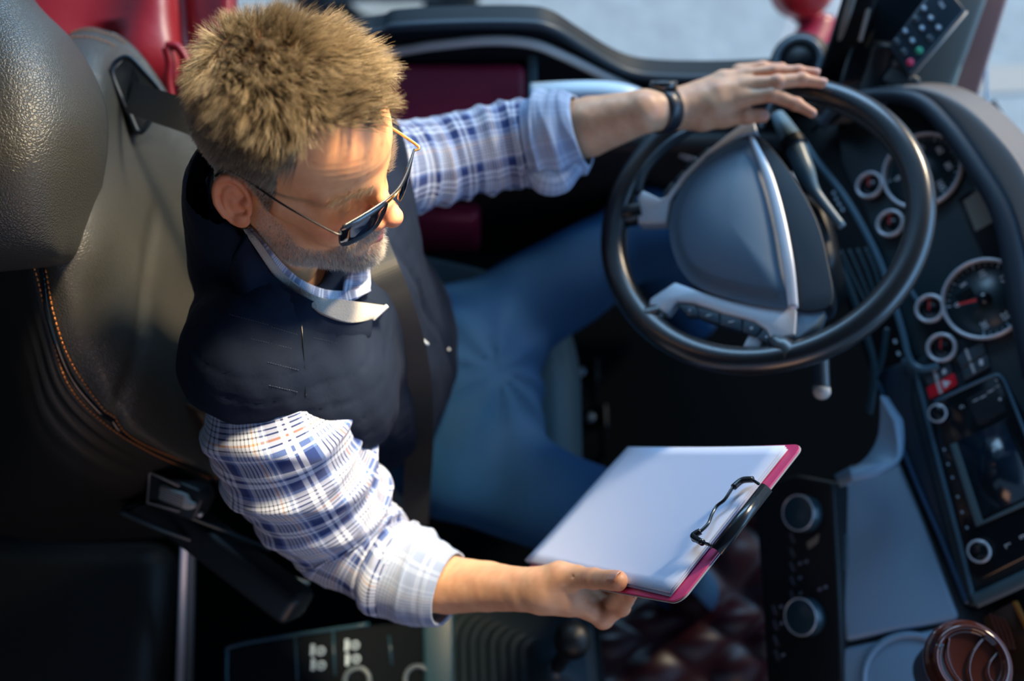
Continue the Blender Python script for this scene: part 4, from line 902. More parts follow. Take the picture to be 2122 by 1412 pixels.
strip('fascia_edge', [(1818, 790), (1850, 880), (1900, 1005), (1955, 1130), (2004, 1252)], -0.002, 0.0035, mat('deep_blue_edge', (0.02, 0.06, 0.12), 0.35), dash)
strip('fascia_base', [(2018, 1247), (2070, 1224), (2130, 1196), (2200, 1164)], 0.001, 0.010, mat('teal_grey_plastic', (0, 0, 0)), dash, 0.35)
# switches
def rocker(pts, m, label, marks, group='rocker switches above the radio'):
    c_ = DF(*np.mean([DF.pick(x, y) for x, y in pts], axis=0)); t = thing('rocker_switch', c_, label, 'switch', group)
    dprism('switch_cap', pts, -0.004, 0.005, m, t, 0.0015)
    for kind, mp in marks:
        if kind == 'bar': obj('indicator_bar', *prism(DF, dpx(mp, 0.0052), 0.004, 0.0062), mat('pale_bar', (0.42, 0.42, 0.44), 0.5), t, smooth=False)
        else:
            o = obj('symbol', *prism(DF, dpx(mp, 0.0054), 0.0045, 0.0058), white_mark, t, smooth=False)
    return t
swm = mat('switch_grey', (0.035, 0.055, 0.072), 0.4)
def P2(L): return [(1860 + x*262/1682, 680 + y*220/1412) for x, y in L]
rocker(P2([(330, 620), (690, 440), (722, 590), (400, 770)]), swm, 'dark rocker switch with grey bar just above the red hazard switch', [('bar', P2([(462, 545), (505, 530), (550, 680), (505, 695)])), ('sym', P2([(595, 560), (640, 540), (650, 600), (600, 615)]))])
rocker(P2([(380, 800), (740, 598), (785, 750), (425, 955)]), mat('hazard_red', (0.62, 0.006, 0.020), 0.4), 'bright red hazard switch with white triangle', [('bar', P2([(505, 705), (545, 690), (600, 860), (560, 880)])), ('sym', P2([(590, 700), (710, 715), (630, 805)]))])
rocker(P2([(775, 385), (1130, 170), (1170, 330), (845, 550)]), swm, 'upper dark rocker switch of the pair right of the red one', [('bar', P2([(895, 290), (925, 275), (980, 425), (950, 440)]))])
rocker(P2([(845, 565), (1180, 350), (1225, 505), (885, 700)]), swm, 'lower dark rocker switch of the pair right of the red one', [('bar', P2([(960, 480), (995, 465), (1040, 590), (1010, 605)])), ('sym', P2([(1085, 420), (1130, 415), (1140, 490), (1095, 500)]))])
# radio
radio = thing('radio', DF(*DF.pick(2040, 960)), 'dark radio unit with large blank screen and two silver-ringed knobs', 'radio')
dprism('radio_face', [(1925, 838), (2060, 776), (2078, 782), (2145, 900), (2220, 1110), (2032, 1205), (2010, 1190), (1930, 880)], -0.02, 0.004, gloss, radio, 0.004)
P = [DF(*DF.pick(x, y, 0.004), 0.004) for x, y in [(1935, 834), (2000, 804), (2058, 779), (2075, 783), (2090, 812), (2140, 940), (2200, 1090)]]
obj('radio_frame', *tube(cat(P, 6), 0.0022, 8)[:2], tealm, radio)
dprism('screen_frame', [(1962, 925), (2085, 868), (2160, 1030), (2022, 1094)], 0.003, 0.007, gloss, radio, 0.001)
dprism('screen', [(1985, 915), (2080, 872), (2145, 1022), (2030, 1076)], 0.004, 0.0076, mat('dark_screen', (0.006, 0.014, 0.024), 0.15), radio, 0)
for pts in ([(1968, 922), (1982, 917), (2036, 1080), (2022, 1092)], [(2022, 1092), (2036, 1080), (2160, 1020), (2162, 1032)]): dprism('screen_edge', pts, 0.005, 0.0082, mat('teal_grey_edge', (0.07, 0.115, 0.13), 0.35), radio, 0.001)
def knob(cx, cy, r, parent, fr=DF, h=0.012, name='knob'):
    a, b = fr.pick(cx, cy, h); f = fr.at(a, b, 0.003)
    k = obj(name, *lathe(f, [(r*1.05, 0), (r*1.05, h*0.6), (r*0.85, h), (0.0001, h)], 36), gloss, parent)
    obj('knob_ring', *lathe(f.at(0, 0, h*0.85), ringprof(r*0.93, r*0.14, 10), 40, True), silver, k); return k
knob(1943, 857, 0.0130, radio); knob(2029, 1143, 0.0152, radio)
for x, y in [(1956, 932), (1964, 962), (1973, 990), (1984, 1030), (1993, 1062), (2003, 1094)]:
    obj('key_mark', *box(DF.at(*DF.pick(x, y, 0.006), 0.0045), 0.0035, 0.0025, 0.0008), dim_mark, radio, smooth=False)
for s_, (x, y), z_ in [('I', (2021, 830), 0.012), ('I', (2036, 823), 0.013), ('I', (2052, 811), 0.013), ('!', (2065, 802), 0.010), ('c', (1994, 843), 0.011), ('x', (2065, 788), 0.006), ('•', (2071, 828), 0.014), ('L', (2088, 1131), 0.012), ('E', (2118, 1113), 0.011)]:
    text('marking', s_, DF.at(*DF.pick(x, y, 0.005), 0.0045), z_, white_mark, radio)
dprism('key_row', [(2002, 826), (2062, 798), (2085, 850), (2026, 882)], 0.003, 0.0042, mat('key_black', (0.008, 0.014, 0.02), 0.4), radio, 0.0005)
# amber lined tray below the radio
tray = thing('storage_tray', DF(*DF.pick(2090, 1290)), 'dark glossy amber-brown tray at the lower right edge below the radio', 'tray')
dprism('tray_base', [(2035, 1278), (2104, 1244), (2180, 1400), (2075, 1440)], -0.03, -0.006, mat('dark_amber', (0.020, 0.008, 0.003), 0.18), tray, 0.002)
dprism('amber_edge', [(2096, 1248), (2106, 1246), (2160, 1360), (2135, 1330)], -0.006, 0.002, mat('amber_plastic', (0.20, 0.075, 0.006), 0.25), tray, 0.001)
for k in range(4): strip('groove', [(2052 + 9*k, 1272 + 3*k), (2066 + 9*k, 1310), (2078 + 8*k, 1345)], -0.004, 0.0015, mat('brown_groove', (0.10, 0.03, 0.02), 0.3), tray)

# lower dash: lid, its surround and the cup holder
a_, b_ = DF.pick(1905, 1020, -0.01); LN = nz(np.array([-0.34, 0.0, 0.94])); LN = nz(LN - DF.x*np.dot(LN, DF.x))
LF = Fr(DF(a_, b_, -0.012), DF.x, LN)
def lprism(name, pts, h0, h1, m, parent, bv=0.004): return dprism(name, pts, h0, h1, m, parent, bv, LF)
low = thing('lower_dash_cover', LF(*LF.pick(1850, 1130)), 'slate grey lower dash section with lidded box and round cup recess', 'dash panel')
lprism('cover_base', [(1728, 985), (1765, 962), (1872, 950), (2010, 1262), (2200, 1240), (2260, 1500), (1760, 1560), (1735, 1350)], -0.10, -0.010, mat('dark_teal3', (0.012, 0.020, 0.028), 0.5), low, 0.01)
lid = lprism('storage_lid', [(1733, 1005), (1742, 985), (1762, 968), (1800, 962), (1862, 953), (1905, 1055), (1990, 1282), (1870, 1306), (1750, 1330), (1738, 1240), (1729, 1100)], -0.02, 0.003, bluegrey, low, 0.008)
lid['label'] = 'slate grey storage lid'
hd = obj('lid_handle', *prism(LF, [LF.pick(x, y, 0.008) for x, y in [(1732, 1108), (1752, 1106), (1758, 1112), (1758, 1175), (1752, 1182), (1734, 1184)]], 0.0, 0.009), mat('handle_grey', (0.04, 0.065, 0.085), 0.35), lid); bevel(hd, 0.003)
lprism('cover_front', [(1740, 1345), (1870, 1318), (1996, 1292), (2030, 1330), (2060, 1500), (1760, 1560)], -0.03, -0.001, bluegrey, low, 0.006)
ul = [[D(1728, 985, 1.455), D(1785, 957, 1.445), D(1818, 905, 1.445), D(1824, 820, 1.45)], [D(1760, 968, 1.43), D(1815, 962, 1.42), D(1860, 948, 1.42), D(1850, 870, 1.43)]]
V, Fc, uv, _, _ = patch(ul, 8, 0.02); obj('cover_shoulder', V, Fc, bluegrey, low)
a_, b_ = LF.pick(1895, 1420, 0.0)
obj('cup_recess', *lathe(LF.at(a_, b_, 0.0), [(0.072, -0.001), (0.070, 0.003), (0.064, 0.003), (0.060, -0.004), (0.058, -0.009), (0.0001, -0.009)], 48), mat('recess_dark', (0.006, 0.010, 0.018), 0.3), low)
obj('recess_rim', *lathe(LF.at(a_, b_, 0.0), ringprof(0.067, 0.005, 8), 48, True), bluegrey, low)

# climate controls
HN = nz(np.array([-0.72, -0.10, 0.62])); KF = Fr(D(1650, 1180, 1.50), DF.x, HN)
cl = thing('climate_panel', KF.o, 'black climate control panel with two round knobs and small keys, left of the slate lid', 'control panel')
dprism('panel_face', [(1560, 1010), (1650, 985), (1725, 1000), (1735, 1180), (1745, 1420), (1590, 1440), (1575, 1200)], -0.05, 0.0, black, cl, 0.006, KF)
for cx, cy in ((1662, 1064), (1667, 1279)):
    a, b = KF.pick(cx, cy, 0.012); f = KF.at(a, b, 0.0); k = obj('knob', *lathe(f, [(0.0275, 0), (0.027, 0.022), (0.024, 0.024), (0.0001, 0.024)], 40), mat('knob_teal', (0.012, 0.035, 0.05), 0.3), cl)
    obj('knob_ring', *lathe(f.at(0, 0, 0.023), ringprof(0.0262, 0.0010, 10), 48, True), silver, k)
for x, y in [(1641, 1115), (1641, 1145), (1641, 1175), (1641, 1205), (1641, 1236), (1643, 1268), (1648, 1300), (1604, 1265), (1606, 1296), (1607, 1328), (1609, 1358)]:
    o = obj('key', *box(KF.at(*KF.pick(x, y, 0.002), 0.0), 0.018, 0.010, 0.006), mat('key_black2', (0.010, 0.014, 0.018), 0.4), cl); bevel(o, 0.001)
    obj('key_mark', *box(KF.at(*KF.pick(x, y, 0.004), 0.0034), 0.013, 0.0018, 0.0008), mat('dim_violet_mark', (0.09, 0.10, 0.15), 0.6), o, smooth=False)
for x, y in [(1655, 1168), (1668, 1164), (1655, 1198), (1656, 1230), (1616, 1258), (1617, 1292), (1620, 1358), (1696, 1222), (1708, 1217)]:
    obj('symbol', *box(KF.at(*KF.pick(x, y, 0.004), 0.0), 0.004, 0.006, 0.002), mat('dim_symbol', (0.16, 0.18, 0.24), 0.6), cl, smooth=False)
obj('label_plate', *prism(KF, [KF.pick(x, y, 0.001) for x, y in [(1672, 1125), (1697, 1107), (1694, 1124), (1688, 1130), (1676, 1138)]], 0, 0.002), mat('pale_label', (0.20, 0.18, 0.15), 0.6), cl, smooth=False)

# coffee cup with brown lid
cupp = D(2012, 1372, 1.20); cf = Fr(cupp, (1, 0, 0), (-0.10, 0.02, 1.0)); cup = thing('coffee_cup', cupp - np.array([0, 0, 0.12]), 'takeaway coffee cup with glossy dark brown lid in the lower right corner', 'cup')
brown = mat('brown_lid_plastic', (0.050, 0.013, 0.008), 0.10, spec=0.7, coat=0.5)
lid_ = obj('lid', *lathe(cf, [(0.0001, -0.0035), (0.034, -0.0035), (0.0365, -0.002), (0.038, 0.003), (0.0405, 0.0045), (0.0435, 0.003), (0.0455, -0.003), (0.0475, -0.008), (0.0500, -0.0085), (0.0515, -0.011), (0.0515, -0.016), (0.0495, -0.019), (0.0475, -0.019)], 72), brown, cup)
V, Fc, uv = tube(cat([cf(-0.020, 0.028, -0.002), cf(-0.026, 0.004, -0.0005), cf(-0.016, -0.022, -0.001), cf(0.008, -0.034, -0.002)], 8), 0.0013, 8); obj('lid_ridge', V, Fc, brown, lid_)
V, Fc, uv = tube(cat([cf(0.020, 0.027, -0.002), cf(0.004, 0.010, -0.0005), cf(-0.004, -0.010, -0.0005), cf(-0.002, -0.033, -0.002)], 8), 0.0016, 8); obj('lid_ridge', V, Fc, brown, lid_)
V, Fc, uv = tube(cat([cf(0.033, 0.010, -0.002), cf(0.020, -0.004, -0.0005), cf(0.018, -0.018, -0.001), cf(0.024, -0.026, -0.002)], 8), 0.0013, 8); obj('lid_ridge', V, Fc, brown, lid_)
fl_ = [((0.0045 + 0.0016*math.cos(4*a))*math.cos(a), (0.0045 + 0.0016*math.cos(4*a))*math.sin(a)) for a in np.linspace(0, 2*math.pi, 40, endpoint=False)]
obj('sip_hole', *prism(cf.at(-0.0345, 0.0195, 0.002), fl_, -0.001, 0.0018), gloss, lid_)
obj('cup_body', *lathe(cf, [(0.0470, -0.016), (0.0465, -0.03), (0.036, -0.125), (0.0001, -0.125)], 48), mat('cup_paper_brown', (0.035, 0.012, 0.010), 0.55), cup)

# ================================================================ clipboard
clip = thing('clipboard', CB.o, 'pink clipboard with a stack of blank white paper, held in the right hand', 'clipboard')
pink = mat('pink_board', (0.60, 0.045, 0.15), 0.42); W_, H_ = 0.325, 0.237
o = obj('board', *prism(CB, rrect(W_ + 0.010, H_, 0.014, 6, (0.005, 0)), -0.0022, -0.0002), pink, clip); bevel(o, 0.0005)
o = obj('board_back', *prism(CB, rrect(W_ + 0.0115, H_ + 0.0015, 0.0145, 6, (0.005, 0)), -0.0036, -0.0023), mat('grey_board_edge', (0.35, 0.33, 0.33), 0.6), clip)
pq = [CB.pick(x, y, 0.004) for x, y in [(1308, 935), (1628, 926), (1388, 1230), (1090, 1165)]]
def sheet(name, q, h, lift, m):
    q = np.array(q); V = []; n_ = 14
    for i in range(n_+1):
        for j in range(n_+1):
            s, t = i/n_, j/n_; p = (1-s)*((1-t)*q[0] + t*q[3]) + s*((1-t)*q[1] + t*q[2])
            V.append((p[0], p[1], h + lift*((1-s)**2)*(0.6 + 0.4*math.cos(3*t)) ))
    V = np.array(V); V = np.vstack([V, V - [0, 0, 0.0012]]); k = (n_+1)**2; Fc = []
    for i in range(n_):
        for j in range(n_):
            f = [i*(n_+1)+j, i*(n_+1)+j+1, (i+1)*(n_+1)+j+1, (i+1)*(n_+1)+j]; Fc += [f, [x+k for x in f[::-1]]]
    B = [i*(n_+1) for i in range(n_+1)] + [n_*(n_+1)+j for j in range(1, n_+1)] + [i*(n_+1)+n_ for i in range(n_-1, -1, -1)] + [j for j in range(n_-1, 0, -1)]
    for i in range(len(B)): Fc.append([B[i], B[(i+1) % len(B)], B[(i+1) % len(B)]+k, B[i]+k])
    return obj(name, CB.arr(V), Fc, m, clip)
pshift = [(0.006, 0), (0.0, 0.0)]
q0 = np.array(pq)
sheet('paper_sheet', q0 + [[0.002, -0.001], [0.003, -0.002], [0.001, -0.002], [0.000, 0.001]], 0.0022, 0.001, paper)
sheet('paper_sheet', q0 + [[0.001, 0], [0.0015, -0.001], [0.001, 0.001], [0.000, 0]], 0.0040, 0.003, paper)
sheet('paper_sheet', q0, 0.0058, 0.006, paper)
# the black spring clip
steel = mat('black_clip_enamel', (0.010, 0.014, 0.018), 0.18, spec=0.6)
c1 = np.array(CB.pick(1672, 975, 0.010)); ca = np.array(CB.pick(1572, 1003, 0.012)); cb_2 = np.array(CB.pick(1472, 1130, 0.012)); cm = (ca + cb_2)/2; ct = nz(ca - cb_2); L2 = np.linalg.norm(ca - cb_2)
KF2 = Fr(CB(cm[0], cm[1], 0.0), CB.x*ct[0] + CB.y*ct[1], CB.z)
def clipbar(prof, L, name, par):
    n_ = len(prof); V = [(s*L/2, b, c_) for s in (-1, 1) for b, c_ in prof]; Fc = [[i, i+1, n_+i+1, n_+i] for i in range(n_-1)]
    o = obj(name, KF2.arr(V), Fc, steel, par); s_ = o.modifiers.new('s', 'SOLIDIFY'); s_.thickness = 0.0012; return o
clipbar([(0.004, 0.0075), (0.001, 0.0095), (-0.002, 0.0110), (-0.005, 0.0108), (-0.008, 0.008), (-0.0095, 0.003), (-0.0095, -0.001)], L2*1.04, 'clip_body', clip)
lv = [CB(*CB.pick(x, y, 0.013), 0.013 + dz) for x, y, dz in [(1572, 1003, 0), (1556, 996, 0.001), (1536, 1003, 0.003), (1522, 1018, 0.004), (1505, 1040, 0.003), (1488, 1052, 0.002), (1478, 1068, 0.002), (1470, 1088, 0.002), (1455, 1106, 0.003), (1442, 1116, 0.004), (1440, 1124, 0.003), (1456, 1126, 0.001), (1472, 1130, 0)]]
tubeobj('clip_lever', cat(lv, 5), 0.0018, steel, clip, seg=10)
for pts in ([(1560, 994, 0), (1540, 999, 0.002), (1524, 1016, 0.004)], [(1455, 1106, 0.003), (1441, 1118, 0.004), (1458, 1128, 0.002)]):
    tubeobj('lever_grip', cat([CB(*CB.pick(x, y, 0.013), 0.013 + dz) for x, y, dz in pts], 5), 0.0036, steel, clip, seg=12)

# ================================================================ sunglasses and watch
gl_ = thing('sunglasses', h2w((0.11, 0, 0.0)), 'dark-lensed sunglasses with thin metal frame low on the man\'s nose', 'sunglasses')
lensm = mat('dark_lens', (0.008, 0.009, 0.014), 0.06, spec=0.8, coat=0.6); gold = mat('gold_metal', (0.45, 0.27, 0.10), 0.25, 0.9); blackm = mat('black_metal', (0.012, 0.014, 0.018), 0.28)
def gp(y, z): return h2w((0.1205 - 2.6*y*y - 0.10*abs(y) - 0.10*(0.008 - z) - 0.0, y, z + 0.006))
for sy in (-1, 1):
    out = [(0.013, 0.006), (0.030, 0.0085), (0.050, 0.0085), (0.066, 0.006), (0.0685, -0.004), (0.0665, -0.018), (0.059, -0.0255), (0.040, -0.0275), (0.023, -0.0245), (0.0145, -0.014), (0.0115, -0.004)]
    loop = cat([gp(sy*a, b) for a, b in out], 5, closed=True); cen = loop.mean(0); nn = nz(np.cross(loop[0]-cen, loop[12]-cen)); nn = nn if nn@(HF[:, 0]) > 0 else -nn
    n_ = len(loop); V = np.vstack([loop + nn*0.0004, cen + (loop-cen)*0.5 + nn*0.0020, [cen + nn*0.0026], loop - nn*0.0012]); Fc = [[i, (i+1) % n_, n_+(i+1) % n_, n_+i] for i in range(n_)] + [[n_+i, n_+(i+1) % n_, 2*n_] for i in range(n_)] + [[2*n_+1+i, 2*n_+1+(i+1) % n_, (i+1) % n_, i] for i in range(n_)] + [[2*n_+1+i for i in range(n_)]]
    L_ = obj('lens', V, Fc, lensm, gl_)
    obj('lens_rim', *tube(loop, 0.0007, 8, closed=True)[:2], blackm if sy < 0 else gold, gl_)
    tb_ = [gp(sy*0.069, 0.003), h2w((0.1035, sy*0.0745, 0.011)), h2w((0.085, sy*0.0770, 0.014)), h2w((0.045, sy*0.0790, 0.020)), h2w((0.005, sy*0.0800, 0.030)), h2w((-0.018, sy*0.0815, 0.033)), h2w((-0.034, sy*0.080, 0.015))]
    V, Fc, uv = tube(cat(tb_, 8), [0.0014]*8 + [0.0017]*41, 10, flat=0.6); obj('temple_arm', V, Fc, blackm if sy < 0 else gold, gl_)
tubeobj('bridge', cat([gp(-0.012, 0.004), h2w((0.1215, -0.004, 0.0145)), h2w((0.1215, 0.004, 0.0145)), gp(0.012, 0.004)], 6), 0.0013, gold, gl_, seg=8)
tubeobj('brow_bar', cat([gp(-0.066, 0.0080), gp(-0.030, 0.0108), gp(0, 0.0120), gp(0.030, 0.0108), gp(0.066, 0.0080)], 8), 0.0012, blackm, gl_, seg=8)
A_ = LH['arm'][0]; wa0, wa1 = A_[2], A_[3]; wdir = nz(wa1 - wa0); wc = wa0 + (wa1 - wa0)*0.62
wt = thing('wristwatch', wc, 'black strap watch on the left wrist resting on the wheel', 'watch')
upw = nz(np.array([0, 0.75, 0.66]) - wdir*np.dot([0, 0.75, 0.66], wdir)); wf = Fr(wc, np.cross(upw, wdir), wdir)
obj('strap', *lathe(wf, [(0.0300, -0.012), (0.0318, -0.011), (0.0318, 0.011), (0.0300, 0.012), (0.0285, 0.0), (0.0300, -0.012)], 48), mat('watch_strap', (0.012, 0.016, 0.024), 0.35), wt)
cw = Fr(wc + upw*0.031, wdir, upw); obj('watch_case', *lathe(cw, [(0.0001, 0.0065), (0.015, 0.0065), (0.0165, 0.009), (0.019, 0.007), (0.0195, -0.003), (0.0001, -0.003)], 40), mat('watch_metal', (0.08, 0.08, 0.08), 0.25, 0.8), wt)
obj('watch_dial', *disc(cw.at(0, 0, 0.0062), 0.0145, 0.0008), mat('watch_dial_cream', (0.40, 0.34, 0.26), 0.25), wt)

# ================================================================ driver's seat
seat = thing('driver_seat', (-0.20, 0.60, 0.06), 'black leather driver seat with orange double stitching and head bolster', 'seat')
def creases(a, b): return -0.006*np.exp(-((b - 0.62 + 0.06*np.sin(a*5))/0.02)**2)*(a > 0.35) + 0.004*np.sin(b*17 + 5*a)*np.sin(a*9 + 2)
G = [[(150, 66, 1.42), (205, 60, 1.42), (255, 74, 1.42), (330, 170, 1.42), (425, 318, 1.45), (520, 520, 1.52), (660, 760, 1.60)],
     [(118, 110, 1.30), (190, 120, 1.31), (245, 165, 1.32), (320, 270, 1.34), (400, 420, 1.37), (500, 640, 1.44), (640, 850, 1.54)],
     [(90, 220, 1.22), (175, 260, 1.22), (232, 330, 1.23), (290, 430, 1.25), (355, 600, 1.29), (460, 790, 1.37), (610, 930, 1.50)],
     [(60, 330, 1.14), (140, 400, 1.14), (205, 500, 1.155), (255, 600, 1.18), (310, 750, 1.23), (405, 880, 1.31), (560, 990, 1.46)],
     [(20, 380, 1.115), (98, 480, 1.12), (150, 600, 1.14), (190, 700, 1.17), (250, 830, 1.22), (350, 930, 1.30), (490, 1010, 1.42)],
     [(0, 402, 1.13), (72, 525, 1.135), (108, 660, 1.155), (150, 790, 1.19), (225, 868, 1.235), (320, 930, 1.305), (440, 985, 1.40)]]
for r_, dd in ((0, 0.02), (1, 0.07), (2, 0.07), (3, 0.03)): G[r_] = [(x, y, d_ + dd*min(1, max(0, (k-1.5)/2))) for k, (x, y, d_) in enumerate(G[r_])]
V, Fc, uv, Gm, Nm = patch([[D(*p) for p in r] for r in G], 10, 0.07, disp=creases)
back = obj('backrest', V, Fc, leather, seat)
S1 = Gm[-1]; 
G2 = [G[-1], [(-30, 440, 1.135), (40, 560, 1.14), (78, 690, 1.16), (118, 818, 1.195), (195, 905, 1.24), (300, 965, 1.31), (430, 1010, 1.41)],
     [(-120, 520, 1.19), (-30, 660, 1.19), (20, 800, 1.21), (60, 930, 1.25), (150, 1010, 1.30), (270, 1050, 1.37), (410, 1060, 1.47)],
     [(-260, 640, 1.35), (-190, 800, 1.35), (-120, 950, 1.37), (-60, 1080, 1.41), (60, 1120, 1.46), (230, 1120, 1.52), (400, 1110, 1.60)]]
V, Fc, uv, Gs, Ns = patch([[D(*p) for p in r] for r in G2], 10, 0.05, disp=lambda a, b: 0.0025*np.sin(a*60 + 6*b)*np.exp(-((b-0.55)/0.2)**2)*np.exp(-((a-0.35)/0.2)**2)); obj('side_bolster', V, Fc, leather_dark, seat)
# seam: dark groove with a row of stitches each side
def offs(Gm_, Nm_, row, lift): return Gm_[row] + Nm_[row]*lift
obj('seam_groove', *tube(offs(Gm, Nm, -1, 0.001), 0.0035, 8)[:2], gloss, seat)
def stitches(line, nrm, name, step=0.0062, ln_=0.0042):
    s = np.r_[0, np.cumsum(np.linalg.norm(np.diff(line, axis=0), axis=1))]; parts = []
    for q in np.arange(0, s[-1]-ln_, step):
        a = np.array([np.interp(q, s, line[:, k]) for k in range(3)]); b = np.array([np.interp(q+ln_, s, line[:, k]) for k in range(3)])
        v, f, _ = tube([a, (a+b)/2 + nrm*0.0006, b], 0.00085, 6); parts.append((v, f))
    return obj(name, *join(parts), thread, seat)
stitches(offs(Gm, Nm, -4, 0.0015), nz(Nm[-4].mean(0)), 'stitching'); stitches(offs(Gs, Ns, 4, 0.0015), nz(Ns[4].mean(0)), 'stitching')
stitches(offs(Gm, Nm, 2, 0.001)[:22], nz(Nm[2].mean(0)), 'stitching'); stitches(offs(Gm, Nm, 5, 0.001)[:20], nz(Nm[5].mean(0)), 'stitching')
GH = [[(-160, -120, 1.10), (-40, -120, 1.10), (20, -110, 1.14), (35, -100, 1.24)], [(-160, 0, 1.03), (-20, 0, 1.04), (50, -5, 1.10), (72, 0, 1.22)], [(-160, 120, 0.99), (20, 110, 1.0), (115, 100, 1.06), (158, 92, 1.20)],
      [(-160, 250, 0.97), (50, 240, 0.985), (160, 225, 1.05), (214, 200, 1.20)], [(-160, 370, 0.97), (60, 350, 0.985), (168, 330, 1.06), (224, 300, 1.20)], [(-160, 480, 1.00), (60, 470, 1.01), (150, 450, 1.07), (206, 420, 1.20)],
      [(-160, 545, 1.05), (75, 535, 1.05), (140, 525, 1.09), (186, 505, 1.20)], [(-160, 580, 1.13), (78, 556, 1.12), (135, 550, 1.14), (172, 546, 1.20)]]
V, Fc, uv, _, _ = patch([[D(*p) for p in r] for r in GH], 10, 0.03); obj('head_bolster', V, Fc, leather, seat)
# belt slot
sl = Fr(D(268, 205, 1.335), D(285, 270, 1.33) - D(262, 140, 1.33), (0.25, -0.35, 0.9))
fr_ = [(232, 150), (262, 118), (300, 150), (342, 205), (318, 240), (290, 275), (270, 240)]
pts = [D(x, y, 1.322) for x, y in fr_]; V, Fc, uv = tube(cat(pts, 6, closed=True), 0.0035, 8, closed=True); obj('slot_bezel', V, Fc, softblack, seat)
c_ = np.mean(pts, 0); nn = nz(C0 - c_); V = np.vstack([pts, np.array(pts) - nn*0.03]); n_ = len(pts)
obj('slot_plate', V, [list(range(n_))] + [[i, (i+1) % n_, n_+(i+1) % n_, n_+i] for i in range(n_)], mat('slot_plastic', (0.05, 0.055, 0.055), 0.35), seat, smooth=False)
hole = [D(x, y, 1.318) for x, y in [(262, 195), (276, 140), (288, 165), (290, 215), (268, 220)]]; V = np.vstack([hole, np.array(hole) - nn*0.02]); n_ = len(hole)
obj('slot_hole', V, [list(range(n_))] + [[i, (i+1) % n_, n_+(i+1) % n_, n_+i] for i in range(n_)], gloss, seat, smooth=False)
# cushion
cu_ = [[D(*p) for p in r] for r in [[(820, 520, 1.75), (1000, 560, 1.74), (1120, 620, 1.73), (1170, 640, 1.78)], [(800, 700, 1.75), (1000, 720, 1.745), (1150, 745, 1.735), (1200, 760, 1.80)],
       [(800, 850, 1.75), (1000, 860, 1.745), (1155, 870, 1.735), (1205, 880, 1.80)], [(760, 1060, 1.74), (980, 1080, 1.74), (1160, 1100, 1.74), (1210, 1110, 1.80)]]]
V, Fc, uv, _, _ = patch(cu_, 10, 0.09); o = obj('seat_cushion', V, Fc, mat('cushion_leather', (0.045, 0.085, 0.10), 0.5, bump=('leather', 250, 0.4, 0.001)), seat)
# armrest with release button
ar = thing('folding_armrest', D(340, 1040, 1.33), 'black folding armrest beside the seat with a ribbed grey release button', 'armrest')
af = Fr(D(300, 1080, 1.36), D(640, 1215, 1.46) - D(290, 1075, 1.36), (-0.25, -0.35, 0.9))
o = obj('arm_bar', *box(af, 0.29, 0.046, 0.06, (0.10, 0.018, -0.035)), mat('armrest_black', (0.010, 0.014, 0.018), 0.45), ar); bevel(o, 0.012, 4)
tubeobj('arm_edge', cat([D(250, 1060, 1.335), D(330, 1095, 1.335), D(430, 1132, 1.36), D(560, 1185, 1.40), D(640, 1210, 1.43)], 6), 0.004, mat('edge_teal', (0.03, 0.05, 0.06), 0.3), ar, seg=8)
tubeobj('arm_edge', cat([D(382, 1068, 1.33), D(480, 1106, 1.36), D(560, 1140, 1.39)], 6), 0.003, mat('edge_teal', (0.03, 0.05, 0.06), 0.3), ar, seg=8)
bf = Fr(D(340, 1030, 1.325), D(405, 1055, 1.33) - D(320, 1020, 1.33), (-0.2, -0.45, 0.87))
def bp(x, y, h): a, b = bf.pick(x, y, h); return (a, b)
o = obj('button_housing', *prism(bf, [bp(x, y, 0) for x, y in [(306, 975), (312, 975), (412, 1018), (418, 1040), (400, 1080), (372, 1075), (305, 1045), (250, 1070), (246, 1050), (300, 1040)]], -0.04, -0.002), mat('armrest_black', (0, 0, 0)), ar); bevel(o, 0.004)
V, Fc, uv = tube(np.array([bf(*bp(x, y, 0), 0) for x, y in [(372, 1008), (310, 978), (306, 1042), (372, 1060)]]), 0.0022, 8); obj('housing_edge', V, Fc, mat('edge_grey', (0.16, 0.17, 0.18), 0.35), ar)
bt_ = obj('release_button', *prism(bf, [bp(x, y, 0.006) for x, y in [(330, 1005), (384, 1027), (390, 1040), (402, 1045), (400, 1056), (386, 1058), (326, 1036)]], -0.01, 0.006), mat('grey_button', (0.42, 0.43, 0.42), 0.45), ar); bevel(bt_, 0.003)
for k in range(6):
    x0, y0 = 331 - 0.6*k, 1009 + 5*k; tubeobj('grip_rib', [bf(*bp(x0, y0, 0.0065), 0.0065), bf(*bp(x0 + 50, y0 + 19, 0.0065), 0.0065)], 0.0007, mat('rib_grey', (0.2, 0.2, 0.2), 0.5), bt_, seg=6)
for x, y in ((416, 1026), (414, 1066)): obj('screw', *lathe(Fr(D(x, y, 1.325), (1, 0, 0), nz(C0 - D(x, y, 1.325))), [(0.0001, 0.003), (0.0035, 0.002), (0.0045, -0.002)], 16), silver, ar)

